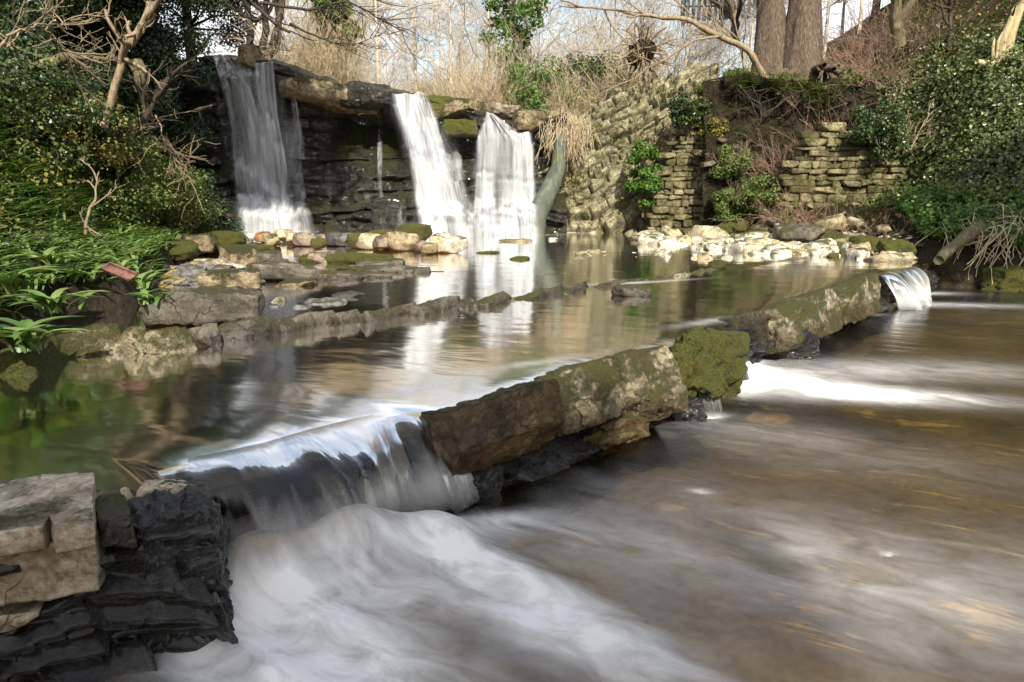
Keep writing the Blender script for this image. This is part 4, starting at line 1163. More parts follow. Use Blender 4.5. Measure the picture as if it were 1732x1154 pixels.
# ------------------------------------------------------------------ masonry walls
def drywall(name, label, poly, Y, seed, course=0.20, yaw=0.0):
    """stones of one wall in one mesh; poly = photo outline of the wall face, standing at depth Y"""
    pw = np.array([D(a, b, Y)[[0, 2]] for a, b in poly])
    r_ = np.random.default_rng(seed)
    def inside(x, z):
        c = False
        j = len(pw) - 1
        for i in range(len(pw)):
            if (pw[i, 1] > z) != (pw[j, 1] > z) and x < (pw[j, 0] - pw[i, 0]) * (z - pw[i, 1]) / (pw[j, 1] - pw[i, 1]) + pw[i, 0]:
                c = not c
            j = i
        return c
    parts = []
    z = pw[:, 1].min()
    cx = pw[:, 0].mean()
    zmin = z
    while z < pw[:, 1].max():
        hgt = course * r_.uniform(.6, 1.5)
        x = pw[:, 0].min() - r_.random() * .3
        while x < pw[:, 0].max():
            L = r_.uniform(.14, .34) if r_.random() < .6 else r_.uniform(.3, .6)
            if inside(x + L / 2, z + hgt / 2):
                V, Fq = rockverts((L - .006, .42, hgt - .004), int(r_.integers(1000)), n=7, roundness=.03, cuts=4, rough=.03)
                V = V + np.array([x + L / 2, Y + .2 + r_.normal() * .04 + (z - zmin) * .08 + (x - cx) * yaw, z + (fbm(np.array([[x, 0, z * .3]]), 2, seed)[0] - .5) * .08])
                parts.append((V, Fq))
            x += L
        z += hgt
    nb_ = len(pw)
    ins = cx + (pw[:, 0] - cx) * .9
    zin = zmin - .3 + (pw[:, 1] - zmin) * .93
    for yo in (0,):
        fr_ = np.stack([ins, Y + .10 + (zin - zmin) * .08 + (ins - cx) * yaw, zin], -1)
        bk_ = fr_ + np.array([0, .5, 0])
        cf, cb = fr_.mean(0, keepdims=True), bk_.mean(0, keepdims=True)
        ids = np.arange(nb_)
        nx_ = (ids + 1) % nb_
        tri = np.concatenate([np.stack([ids, nx_, ids * 0 + 2 * nb_], -1), np.stack([nx_ + nb_, ids + nb_, ids * 0 + 2 * nb_ + 1], -1), np.stack([ids, ids + nb_, nx_], -1), np.stack([nx_, ids + nb_, nx_ + nb_], -1)])
        parts.append((np.concatenate([fr_, bk_, cf, cb]), tri))
    V, Fs = join(parts)
    rn = np.concatenate([np.full(len(q[0]), r_.random()) for q in parts])
    o = mesh(name, V, Fs, MAT['wall_stone'], None, True, {'rnd': rn})
    return tag(o, label, 'wall')
drywall('stone_wall', 'ruined drystone masonry pier with a sloping left edge beside the tilted rock beds', ((1098, 396), (1104, 345), (1120, 290), (1140, 225), (1160, 192), (1200, 188), (1214, 200), (1210, 225), (1222, 250), (1214, 290), (1224, 330), (1218, 396)), 17.3, 5, .135)
drywall('stone_wall', 'mossy masonry retaining wall under the ivy, lit by the sun', ((1326, 352), (1334, 290), (1345, 262), (1362, 252), (1368, 225), (1384, 215), (1392, 196), (1440, 200), (1490, 240), (1530, 290), (1520, 350)), 15.6, 6, .13)

# ------------------------------------------------------------------ trees, shrubs, plants
def grow(out, p, d, L, r, depth, rr, spread=.55, seg=5, up=.12, kids=(2, 4), shrink=.68, minr=.004):
    pts, q, dd = [p], p.copy(), d / np.linalg.norm(d)
    for i in range(seg):
        dd = dd + rr.normal(size=3) * .14 + np.array([0, 0, up])
        dd /= np.linalg.norm(dd)
        q = q + dd * L / seg
        pts.append(q)
    r1 = max(r * .55, minr)
    out.append((np.array(pts), np.linspace(r, r1, seg + 1), depth))
    if depth <= 0: return
    for c in range(rr.integers(kids[0], kids[1] + 1)):
        t = rr.uniform(.35, 1.0)
        i = int(t * seg)
        nd = dd + rr.normal(size=3) * spread
        grow(out, pts[i], nd, L * shrink * rr.uniform(.7, 1.2), max(r1 * .75, minr), depth - 1, rr, spread, seg, up, kids, shrink, minr)
def bare_tree(name, seed, h, r0, mats=('bark', 'twig'), depth=4, lean=(0, 0), spread=.6, kids=(3, 4), up=.1, minr=.006, shrink=.66):
    rr = np.random.default_rng(seed)
    root = empty(name, (0, 0, 0))
    out = []
    n = 7
    tp = np.stack([np.linspace(0, lean[0], n) + np.cumsum(rr.normal(size=n) * .05) * h * .06, np.linspace(0, lean[1], n) + np.cumsum(rr.normal(size=n) * .05) * h * .06, np.linspace(-.3, h * .75, n)], -1)
    tr = np.linspace(r0, r0 * .35, n)
    tr[0] *= 1.35
    V, Fq = tube(tp, tr, 10)
    mesh('trunk', V, Fq, MAT[mats[0]], root)
    for i in range(2, n):
        for c in range(rr.integers(2, 4)):
            d = np.array([rr.normal(), rr.normal(), rr.uniform(.2, 1.0)])
            grow(out, tp[i], d, h * .34 * rr.uniform(.7, 1.2), tr[i] * .5, depth - 1, rr, spread, 4, up, kids, shrink, minr)
    V, Fs = tubes([(p, r) for p, r, _ in out], 3)
    mesh('branches', V, Fs, MAT[mats[1]], root)
    return root
def leafy_tree(name, seed, h, r0, cr, nleaf, lsize, leafm, barkm='darkbark', clumps=40, crc=.55, zc=.75, clumpr=.55, lean=(0, 0), el=1.0):
    rr = np.random.default_rng(seed)
    root = empty(name, (0, 0, 0))
    n = 8
    tp = np.stack([np.linspace(0, lean[0], n) + np.cumsum(rr.normal(size=n) * .04) * h * .05, np.linspace(0, lean[1], n) + np.cumsum(rr.normal(size=n) * .04) * h * .05, np.linspace(-.4, h * .9, n)], -1)
    tr = np.linspace(r0, r0 * .3, n)
    V, Fq = tube(tp, tr, 10)
    mesh('trunk', V, Fq, MAT[barkm], root)
    c = rr.normal(size=(clumps, 3))
    c /= np.linalg.norm(c, axis=1, keepdims=True)
    c = c * (rr.random((clumps, 1)) ** .4) * np.array([cr, cr, cr * el]) + np.array([lean[0], lean[1], h * zc])
    lines = []
    for q in c:
        b = tp[np.argmin(np.abs(tp[:, 2] - (q[2] - .25 * cr)))]
        m = (b + q) / 2 + rr.normal(size=3) * .1 * cr + np.array([0, 0, .12 * cr])
        lines.append((poly_interp([b, m, q], 5), np.linspace(r0 * .25, .01, 5)))
    V, Fs = tubes(lines, 4)
    mesh('limbs', V, Fs, MAT[barkm], root)
    P, Nn = clumpy(nleaf, c, clumpr * cr, seed + 1)
    leafmesh('crown', P, Nn + np.array([0, 0, .5]), lsize * rr.uniform(.6, 1.3, nleaf), seed + 2, leafm, root)
    return root
def scrub(name, seed, h, n, mat, spread=.5, fork=2, r=.008, base=.25):
    rr = np.random.default_rng(seed)
    out = []
    for i in range(n):
        p = np.array([rr.normal() * base, rr.normal() * base, -.1])
        d = np.array([rr.normal() * spread, rr.normal() * spread, 1.0])
        grow(out, p, d, h * rr.uniform(.45, 1.0), r, fork, rr, .3, 5, rr.uniform(-.12, .05), (1, 3), .5, r * .35)
    V, Fs = tubes([(p, q) for p, q, _ in out], 3)
    return mesh(name, V, Fs, MAT[mat])
def put(o, px, py, Yd, label, cat, group=None, rz=0.0, sc=1.0, z=None):
    p = D(px, py, Yd)
    o.location = (p[0], p[1], hz(p[0], p[1]) if z is None else z)
    o.rotation_euler = (0, 0, rz)
    o.scale = (sc, sc, sc)
    return tag(o, label, cat, group)

# --- behind the falls: straw scrub, bare trees, green shrubs
rr = np.random.default_rng(5)
sp_ = [scrub('scrub', 10 + i, 2.6, 90, m, sp, 2, .010, .35) for i, (m, sp) in enumerate([('straw', .45), ('palebranch', .6), ('twig', .5), ('straw', .35)])]
used = [False] * 4
SL = ['straw coloured dry scrub growing on the plateau behind the falls', 'wide spreading straw scrub on the plateau behind the falls', 'brownish grey bare scrub on the plateau behind the falls', 'upright pale reeds and stems on the plateau behind the falls']
for i in range(90):
    v = i % 4
    o = sp_[v] if not used[v] else sp_[v].copy()
    if used[v]: COL.objects.link(o)
    used[v] = True
    put(o, rr.uniform(520, 1120), 150, 20.3 + 20 * rr.random() ** 1.5, SL[v], 'scrub', 'dry scrub behind the falls', rr.random() * 6, rr.uniform(.6, 1.15))
bt = [bare_tree('bare_tree', 40 + i, 9 + i, .07, ('palebranch', 'palebranch'), 4, kids=(3, 5), minr=.006) for i in range(4)]
usedt = [False] * 4
for i in range(44):
    v = i % 4
    o = bt[v] if not usedt[v] else copy_tree(bt[v])
    usedt[v] = True
    put(o, 430 + i * 20 + rr.normal() * 15, 150, rr.uniform(24, 55), 'slender bare winter tree rising from the pale scrub behind the falls', 'tree', 'bare trees behind the falls', rr.random() * 6, rr.uniform(.7, 1.1))
put(leafy_tree('ivy_clad_tree', 61, 5.5, .16, .75, 5200, .15, 'bright_leaf', 'bark', 26, zc=.5, el=2.6, clumpr=.5), 560, 100, 22.5, 'tree wrapped in light green ivy behind the big tan boulder', 'tree')
put(leafy_tree('leafy_tree', 62, 6.5, .12, 1.2, 3600, .13, 'bright_leaf', 'bark', 30, zc=.7, el=1.6, clumpr=.35), 872, 100, 27, 'thin leafy green tree among the bare ones above the right fall', 'tree')
put(leafy_tree('evergreen_shrub', 63, 2.0, .06, .9, 4500, .10, 'bright_leaf', 'bark', 26, zc=.5), 905, 160, 20.6, 'low green shrub on the cliff top above the leaning log', 'shrub')
put(leafy_tree('evergreen_shrub', 64, 2.2, .06, 1.0, 4500, .10, 'ivy', 'bark', 26, zc=.5), 1000, 130, 22, 'dark green shrub on the slope left of the uprooted stump', 'shrub')
put(leafy_tree('evergreen_shrub', 65, 1.6, .06, .8, 3500, .10, 'bright_leaf', 'bark', 26, zc=.5), 700, 130, 30, 'small rounded green bush in the scrub behind the middle fall', 'shrub')
for i, (px, py, Yd, h, m, lab) in enumerate([(1010, 120, 21, 1.9, 'twig', 'grey brown twiggy bush on the slope above the tilted rock beds'), (960, 130, 20.5, 1.6, 'straw', 'pale dry bush above the straw covered top of the log'), (1060, 100, 22, 2.4, 'twig', 'tall twiggy bush behind the uprooted stump'), (1120, 60, 23, 2.4, 'twig', 'bare bush below the picket fence')]):
    put(scrub('bare_bush', 80 + i, h, 110, m, .7, 2, .010, .4), px, py, Yd, lab, 'bush')

# --- dark trees and ivy of the left bank
LT = [(10, 60, 13.5, 7.5, 2.2), (100, 30, 15.5, 8.0, 2.2), (185, 30, 16, 7.5, 1.9), (232, 80, 17.0, 5.6, 1.5), (318, 40, 20.4, 6.0, 1.9), (235, 20, 19.5, 9, 2.6), (60, 0, 17, 10, 2.8)]
LTL = ['evergreen tree at the upper left corner', 'dark evergreen tree second from the left on the left bank', 'evergreen tree behind the pale leaning branch on the left bank', 'ivy covered tree hanging over the left side of the left fall', 'dark evergreen standing on the cliff top beside the left fall', 'tall dark evergreen behind the trees of the left bank', 'largest dark evergreen high on the left bank']
for i, (px, py, Yd, h, cr) in enumerate(LT):
    put(leafy_tree('evergreen_tree', 90 + i, h, .17, cr, 42000, .065, ['ivy', 'dark_leaf', 'ivy', 'dark_leaf', 'dark_leaf', 'ivy', 'dark_leaf'][i], 'darkbark', 60, zc=.52, clumpr=.30, el=1.6), px, py, Yd, LTL[i], 'tree')
ml = lambda x, y: ((np.interp(y, LEFT_EDGE[:, 0], LEFT_EDGE[:, 1]) - x) > 1.0) * (.35 + .9 * (fbm(xyz(x * .8, y * .8, 0), 3, 4) > .47))
P, Nn = surf_pts(110000, (-12, -3), (3, 19.5), 51, ml)
P[:, 2] += np.abs(np.random.default_rng(1).normal(size=len(P))) * .10
tag(leafmesh('ivy', P, Nn, np.random.default_rng(2).uniform(.03, .075, len(P)), 3, 'ivy'), 'dark ivy covering the steep left bank under the trees', 'ivy', kind='stuff')
ml2 = lambda x, y: ((np.interp(y, LEFT_EDGE[:, 0], LEFT_EDGE[:, 1]) - x) > 1.2) * (fbm(xyz(x * .9, y * .9, 4), 3, 14) > .56)
P, Nn = surf_pts(24000, (-11, -3.5), (5, 18), 52, ml2)
P[:, 2] += np.abs(np.random.default_rng(1).normal(size=len(P))) * .5
tag(leafmesh('undergrowth', P, Nn, np.random.default_rng(2).uniform(.03, .08, len(P)), 3, 'yellow_leaf'), 'yellowish undergrowth leaves on the sunlit parts of the left bank', 'undergrowth', kind='stuff')
# garlic carpet
mg = lambda x, y: (lambda d: sst(.12, .35, d) * sst(4.2, 2.8, d))(np.interp(y, LEFT_EDGE[:, 0], LEFT_EDGE[:, 1]) - x) * sst(14, 11, y) * (.25 + .75 * (fbm(xyz(x * 1.1, y * 1.1, 8), 3, 6) > .45))
P, Nn = surf_pts(2300, (-9, -2.2), (3.2, 13), 53, mg)
r_ = np.random.default_rng(8)
P = P[P[:, 2] > .08]
PP = np.repeat(P, 7, 0) + r_.normal(size=(len(P) * 7, 3)) * np.array([.05, .05, .0])
th = r_.random(len(PP)) * 6.283
dr_ = np.stack([np.cos(th), np.sin(th), np.zeros_like(th)], -1)
V, Fa, rn = blades(PP, dr_, r_.uniform(.16, .30, len(PP)), r_.uniform(.025, .045, len(PP)), 9)
tag(mesh('wild_garlic', V, Fa, MAT['garlic'], None, True, {'rnd': rn}), 'carpet of bright green wild garlic covering the lower left bank', 'wild garlic', kind='stuff')
for i, (px, py, z, L, lab) in enumerate([(30, 560, .30, .42, 'big clump of broad strap leaves at the left edge above the mossy block'), (20, 470, .5, .45, 'large clump of wild garlic at the left edge of the shore'), (90, 500, .42, .36, 'clump of wild garlic above the wide tan block'), (130, 455, .45, .33, 'clump of wild garlic left of the red clay channel tile'),
                                         (235, 465, .4, .3, 'clump of wild garlic right of the red clay channel tile'), (255, 490, .33, .26, 'low clump of wild garlic at the edge of the shingle'), (70, 430, .6, .36, 'clump of wild garlic high on the left shelf'), (195, 425, .5, .3, 'clump of wild garlic beside the pale upright rock'), (60, 560, .3, .3, 'drooping clump of garlic over the leftmost mossy block')]):
    n = 16
    p = G(px, py, z)
    th = r_.random(n) * 6.283
    V, Fa, rn = blades(r_.normal(size=(n, 3)) * np.array([.05, .05, 0]), np.stack([np.cos(th), np.sin(th), th * 0], -1), L * 1.1, L * .17, 20 + i, .8, 1.15, 7)
    o = mesh('garlic_plant', V, Fa, MAT['garlic'], None, True, {'rnd': rn})
    o.location = (p[0], p[1], max(hz(p[0], p[1]), z - .12))
    tag(o, lab, 'plant', 'garlic clumps of the left bank')
# clay channel tile lying in the garlic
tl = empty('channel_tile', (0, 0, 0))
pts = [(-.32, -.075, 0), (.32, -.075, 0), (.32, .075, 0), (-.32, .075, 0)]
def boxm(name, c, s, mat, parent=None):
    V, Fq = rockverts(s, 7, n=3, roundness=.04, cuts=0, rough=.004)
    return mesh(name, V + np.array(c) - np.array([0, 0, s[2] / 2]), Fq, MAT[mat], parent)
boxm('floor_plate', (0, 0, .012), (.62, .13, .024), 'brick', tl)
boxm('rim', (0, .075, .03), (.64, .022, .06), 'brick', tl)
boxm('rim', (0, -.075, .03), (.64, .022, .06), 'brick', tl)
boxm('end_wall', (-.318, 0, .028), (.02, .125, .05), 'brick', tl)
p = G(203, 462, .47)
tl.location = p
tl.scale = (.55, .55, .55)
tl.rotation_euler = (R(28), R(12), R(-28))
tag(tl, 'red clay channel tile lying tilted in the wild garlic', 'tile')
# thin trunks and branches of the left bank
def branch(name, pts, r0, r1, mat, label, cat='branch', n=24, amp=.05, seed=1, k=8, twigs=0, tl_=.5, group=None):
    P = wob(np.array(pts), n, amp, seed)
    root = empty(name, P[0])
    rn_ = np.linspace(r0, r1, n) * (1 + .5 * (fbm(xyz(np.arange(n) * .45, seed, 0), 3, seed) - .5))
    V, Fq = tube(P - P[0], rn_, k)
    if r0 > .05:
        V = V + (fbm(xyz(V[:, 0] * 9, V[:, 1] * 9, V[:, 2] * 9), 3, seed)[:, None] - .5) * r0 * .5
    mesh('stem', V, Fq, MAT[mat], root)
    if twigs:
        rr = np.random.default_rng(seed)
        out = []
        for i in range(twigs):
            j = rr.integers(n // 4, n)
            d = (P[j] - P[j - 1]) / np.linalg.norm(P[j] - P[j - 1]) + rr.normal(size=3) * .7
            grow(out, P[j] - P[0], d, tl_ * rr.uniform(.4, 1.2), r1 * 1.1 + .004, 2, rr, .5, 5, .03, (1, 3), .6, .003)
        V, Fs = tubes([(a, b) for a, b, _ in out], 4)
        mesh('twigs', V, Fs, MAT[mat], root)
    return tag(root, label, cat, group)
branch('leaning_branch', [D(175, 215, 10), D(192, 150, 10), D(205, 95, 10), D(240, 40, 10), D(275, -10, 9.8), D(330, -60, 9.5)], .055, .03, 'twig', 'pale crooked bare branch leaning to the right on the left bank', amp=.07, seed=3, twigs=16)
branch('thin_tree', [D(216, 365, 11.5), D(222, 290, 11.5), D(232, 220, 11.5), D(250, 190, 11.5), D(270, 150, 11.5)], .075, .03, 'darkbark', 'dark thin tree trunk standing above the garlic on the left bank', 'tree', amp=.06, seed=4, twigs=14, tl_=.7)
branch('bare_sapling', [D(135, 420, 8.5), D(150, 370, 8.5), D(160, 330, 8.5), D(168, 290, 8.6)], .025, .008, 'twig', 'thin leaning bare sapling in the garlic left of the dark thin trunk', 'sapling', amp=.05, seed=5, twigs=6, tl_=.3)
branch('arching_branch', [D(-30, 110, 7.5), D(30, 50, 7.6), D(65, 42, 7.7), D(90, 60, 7.8), D(130, 105, 8)], .02, .006, 'twig', 'long thin arching bare twig at the upper left corner', amp=.12, seed=6, twigs=14, tl_=.6)
branch('arching_branch', [D(10, 62, 7.2), D(60, 44, 7.5), D(120, 35, 8)], .015, .005, 'twig', 'thin arching twig crossing the darkness at the top left', amp=.12, seed=7, twigs=9, tl_=.5)
branch('tree_limb', [D(20, 118, 9.5), D(90, 108, 9.8), D(130, 95, 10), D(165, 100, 10.2)], .10, .04, 'mossbark', 'thick mossy limb lying across the left bank', amp=.06, seed=8, twigs=5, tl_=.5)
branch('ivy_root', [D(228, 105, 11.6), D(238, 130, 11.5), D(232, 158, 11.5)], .12, .06, 'mossbark', 'knobbly mossy root on the left bank', amp=.05, seed=9)
branch('twig_spray', [D(262, 195, 11.5), D(280, 240, 11.3), D(300, 270, 11.2), D(325, 305, 11.2)], .014, .004, 'twig', 'fine bare twigs hanging in front of the dark rock left of the left fall', amp=.1, seed=10, twigs=18, tl_=.6)
branch('twig_spray', [D(205, 250, 11), D(265, 200, 11), D(365, 176, 11.5)], .012, .004, 'twig', 'long thin bare twig reaching toward the left fall', amp=.08, seed=11, twigs=8, tl_=.4)
for i, (a, b, Yd, lab) in enumerate([((440, 100), (452, -10), 20.5, 'dark trunk just right of the left fall lip'), ((452, 105), (480, -10), 20.6, 'slanting dark trunk right of the left fall lip'), ((425, 100), (415, -20), 20.4, 'dark trunk behind the square boulder of the left fall')]):
    branch('bare_tree', [D(*a, Yd), D((a[0] + b[0]) / 2 + 4, 50, Yd), D(*b, Yd), D(b[0] + 30, -120, Yd)], .11, .05, 'darkbark', lab, 'tree', amp=.1, seed=14 + i, twigs=26, tl_=2.0)
branch('overhanging_branch', [D(440, 5, 19), D(520, 15, 19), D(590, 8, 19), D(640, 30, 19), D(690, 55, 19)], .05, .008, 'darkbark', 'thin bare branch reaching right across the sky from the left trunks', amp=.15, seed=18, twigs=26, tl_=1.3)
branch('overhanging_branch', [D(490, 40, 19), D(540, 65, 19), D(590, 75, 19), D(640, 60, 19)], .035, .006, 'darkbark', 'lower drooping bare branch in front of the ivy clad tree', amp=.15, seed=19, twigs=20, tl_=1.0)

# --- right bank
# leaning log
lp = np.array([D(897, 404, 17.5), D(905, 370, 17.55), D(925, 330, 17.65), D(941, 290, 17.8), D(947, 255, 18.0), D(948, 225, 18.2)])
P = poly_interp(lp, 40)
lg = empty('fallen_log', P[0])
V, Fq = tube(P - P[0], np.interp(np.linspace(0, 1, 40), [0, .15, .5, .8, 1], [.34, .29, .22, .17, .12]), 16)
V += (fbm(V * 2.2, 4, 3)[:, None] - .5) * .16
mesh('trunk', V, Fq, MAT['log'], lg)
tag(lg, 'waterworn greenish log leaning against the rock at the foot of the right fall', 'log')
# straw tuft above the log
n = 300
P = D(955, 205, 18.4) + rr.normal(size=(n, 3)) * np.array([.24, .2, .12])
lines = [(poly_interp([q, q + np.array([rr.normal() * .12, -.12, .05]), q + np.array([rr.normal() * .2, -.25, -rr.uniform(.3, 1.1)])], 5), .006) for q in P]
V, Fs = tubes(lines, 3)
tag(mesh('hanging_roots', V, Fs, MAT['straw']), 'tuft of dry straw and roots hanging over the top of the leaning log', 'roots')
# two big trunks
def big_trunk(name, base, top, r0, r1, seed, label, flare=1.6):
    P = wob(np.array([base + np.array([0, 0, -.4]), base, base * .7 + top * .3, top]), 40, .06, seed)
    root = empty(name, base)
    rad = np.interp(np.linspace(0, 1, 40), [0, .12, .3, 1], [r0 * flare, r0 * 1.25, r0, r1])
    V, Fq = tube(P - base, rad, 28)
    ang = np.arctan2(V[:, 1], V[:, 0])
    bz = np.clip(1 - V[:, 2] / 2.5, 0.15, 1)
    rad_ = np.stack([np.cos(ang), np.sin(ang), ang * 0], -1)
    V = V + rad_ * ((fbm(xyz(np.cos(ang) * 2.2, np.sin(ang) * 2.2, V[:, 2] * .35), 4, seed) - .5) * .5 * bz)[:, None]
    mesh('trunk', V, Fq, MAT['bark'], root)
    out = []
    rr = np.random.default_rng(seed)
    for i in range(9):
        p = (P[-1] - base) * rr.uniform(.6, 1.0)
        grow(out, p, np.array([rr.normal(), rr.normal() - .3, .5]), 3.2, .12, 4, rr, .55, 5, .05, (3, 4), .66, .008)
    V, Fs = tubes([(a, b) for a, b, _ in out], 3)
    mesh('branches', V, Fs, MAT['twig'], root)
    out = []
    for i in range(7):
        a = rr.uniform(-2.6, -.5)
        d = np.array([math.cos(a), math.sin(a), -.1])
        grow(out, d * r0 * .9 + np.array([0, 0, .1]), d, .9, .10, 1, rr, .5, 6, -.12, (1, 2), .7, .02)
    V, Fs = tubes([(a, b) for a, b, _ in out], 6)
    mesh('roots', V, Fs, MAT['bark'], root)
    return tag(root, label, 'tree')
big_trunk('old_tree', D(1303, 135, 18.2), D(1298, -420, 19.0), .31, .22, 5, 'left of the two big brown trunks on top of the right bank')
big_trunk('old_tree', D(1352, 128, 18.0), D(1392, -420, 18.6), .36, .27, 6, 'right and thicker of the two big brown trunks, with a pale burl')
bp = D(1352, 92, 17.45)
# picket fence
fc = empty('picket_fence', D(1200, 20, 24.5))
f0 = np.array(fc.location)
def fbox(name, c, s, parent=fc):
    hx, hy, hz_ = s[0] / 2, s[1] / 2, s[2] / 2
    V = np.array([(x, y, z) for x in (-hx, hx) for y in (-hy, hy) for z in (-hz_, hz_)])
    Fq = np.array([(0, 1, 3, 2), (4, 6, 7, 5), (0, 4, 5, 1), (2, 3, 7, 6), (0, 2, 6, 4), (1, 5, 7, 3)])
    return mesh(name, V + np.array(c), Fq, MAT['fence'], parent, False)
for i in range(17):
    q = D(1155 + i * 9.4, 0, 24.5 + i * .06) - f0
    zb = (D(1155, 34, 24.5)[2] + i * .02) - f0[2]
    fbox('picket', (q[0], q[1], zb + .6), (.11, .022, 1.3 + .03 * rr.normal()))
qa, qb = D(1150, 0, 24.5) - f0, D(1310, 0, 25.5) - f0
for zz_ in (.3, .95):
    V, Fq = tube(np.array([[qa[0], qa[1] + .04, zb + zz_ - .2], [qb[0], qb[1] + .04, zb + zz_ + .1]]), .035, 4)
    mesh('rail', V, Fq, MAT['fence'], fc, False)
for px in (1158, 1225, 1300):
    q = D(px, 0, 24.65) - f0
    fbox('post', (q[0], q[1] + .03, zb + .4), (.10, .10, 1.7))
tag(fc, 'grey wooden picket fence at the top of the right bank', 'fence')
# slim trunks on the right
for i, (pts, Yd, r0, r1, m, lab) in enumerate([
        ([(1522, 78), (1516, 30), (1518, -60)], 18, .15, .12, 'mossbark', 'mossy thin trunk right of the two big trunks'),
        ([(1608, 105), (1604, 60), (1612, 0), (1605, -60)], 17.5, .06, .04, 'darkbark', 'crooked dark stem between the mossy trunk and the broken stump'),
        ([(1660, 50), (1650, 20), (1655, -50)], 22, .08, .05, 'bark', 'thin trunk high on the right bank behind the crooked stem'),
        ([(1565, 40), (1572, 0), (1580, -60)], 22, .07, .05, 'bark', 'thin trunk in the shade behind the brown brambles'),
        ([(1240, 70), (1244, 40), (1236, 0), (1240, -60)], 19.5, .10, .07, 'bark', 'thin brown trunk left of the two big trunks'),
        ([(1262, 140), (1258, 100), (1248, 60), (1240, 30)], 18.4, .035, .015, 'twig', 'slim bare sapling left of the big trunks')]):
    branch('thin_tree', [D(a, b, Yd) for a, b in pts], r0, r1, m, lab, 'tree', amp=.06, seed=30 + i, twigs=8, tl_=1.2)
# long bare branches hanging over the tilted rock
branch('fallen_branch', [D(1303, 150, 17.3), D(1280, 110, 17.1), D(1262, 82, 17), D(1225, 58, 17), D(1170, 35, 17), D(1090, 24, 17.2), D(960, 8, 17.5)], .085, .02, 'twig', 'long pale bare branch curving left from the big trunks', amp=.08, seed=40, twigs=15, tl_=1.0, n=40)
branch('fallen_branch', [D(1222, 60, 17), D(1175, 66, 16.9), D(1130, 98, 16.9), D(1060, 135, 17), D(985, 175, 17.2)], .03, .008, 'twig', 'thin bare branch drooping left across the tilted rock beds', amp=.08, seed=41, twigs=10, tl_=.7, n=36)
# uprooted stump
us = empty('uprooted_stump', D(1085, 92, 19.6))
out = []
for i in range(46):
    d = rr.normal(size=3)
    d[1] -= .6
    grow(out, rr.normal(size=3) * .12, d, rr.uniform(.4, 1.0), .03, 2, rr, .6, 5, -.08, (1, 3), .6, .006)
V, Fs = tubes([(a, b) for a, b, _ in out], 5)
mesh('roots', V, Fs, MAT['twig'], us)
V, Fq = rockverts((.7, .6, .6), 5, n=12, roundness=.8, rough=.15)
mesh('root_ball', V - np.array([0, 0, .3]), Fq, MAT['soil'], us)
tag(us, 'uprooted stump with splayed thin roots above the tilted rock beds', 'stump')
# broken pale stump at the right edge
bs_ = empty('broken_stump', D(1690, 110, 15.5))
for i, (x, h, r, tx) in enumerate([(0, 1.05, .09, .18), (.16, 1.25, .11, .15), (-.18, .55, .04, .0), (-.10, .95, .035, .25)]):
    P = np.array([[x * .6, 0, -.15], [x, 0, h * .5], [x + tx, .02, h]])
    V, Fq = tube(poly_interp(P, 12), np.linspace(r, r * .7, 12), 8)
    V[-8:, 2] += rr.normal(size=8) * .09
    mesh('splinter', V, Fq, MAT['palewood'], bs_)
V, Fq = tube(poly_interp([(-.55, -.1, .05), (-.25, -.05, 0), (.1, 0, -.05)], 10), np.linspace(.05, .12, 10), 8)
mesh('root', V, Fq, MAT['palewood'], bs_)
tag(bs_, 'broken pale splintered stump at the right edge above the ivy', 'stump')
# driftwood log on the right shore
branch('driftwood_log', [D(1588, 440, 11.2), D(1602, 424, 11.4), D(1630, 402, 11.7), D(1655, 384, 12.0), D(1700, 366, 12.6)], .08, .16, 'mossbark', 'dark driftwood log slanting up from the water on the right bank', 'log', amp=.06, seed=44)
prock('boulder', 1528, 462, -.35, (.9, .5, .62), 'mossy_block', 209, 'dark mossy boulder between the far ledge end block and the driftwood log', n=18, roundness=.25, rz=.7)
# turf shelf overhanging the hollow between the two walls
def shelf_z(x):
    return (fbm(xyz(np.asarray(x) * .8, 3, 0), 3, 18) - .5) * 1.0 - .10 * (np.asarray(x) - 6.5) * .5
xs_ = np.linspace(5.0, 8.4, 70)
vs_ = np.linspace(0, 1, 26)
XX_, VV_ = np.meshgrid(xs_, vs_, indexing='ij')
fr_ = 17.1 + (fbm(xyz(xs_ * 1.3, 0, 0), 3, 5) - .5)[:, None] * .9
yy_ = np.where(VV_ < .7, fr_ + (18.6 - fr_) * (1 - VV_ / .7), fr_ + (VV_ - .7) / .3 * 1.2)
zz_ = np.where(VV_ < .7, 3.62 + (1 - VV_ / .7) * .25, 3.62 - .28 * np.sin(np.minimum((VV_ - .7) / .15, 1) * 1.57) - (VV_ - .7) * .2) + (fbm(xyz(XX_ * 2, yy_ * 2, VV_), 4, 8) - .5) * .3 + shelf_z(XX_)
yy_ = yy_ + (fbm(xyz(XX_ * 2.5, VV_ * 3, 3), 4, 19) - .5) * .6 * sst(.3, .8, VV_)
struct(mesh('turf_shelf', xyz(XX_, yy_, zz_).reshape(-1, 3), gridfaces(70, 26), MAT['soil']))
lines = []
for i in range(34):
    x = rr.uniform(5.2, 8.2)
    q = np.array([x, 17.0 + rr.normal() * .15, 3.45 + float(shelf_z(np.array([x]))[0])])
    lines.append((wob([q, q + np.array([rr.normal() * .3, -.1, -.15]), q + np.array([rr.normal() * .5, rr.uniform(-.1, .2), -rr.uniform(.3, 1.0)])], 8, .08, i), rr.uniform(.004, .02)))
V, Fs = tubes(lines, 4)
tag(mesh('hanging_roots', V, Fs, MAT['darkbark']), 'bare roots hanging from the turf shelf under the big trunks', 'roots')
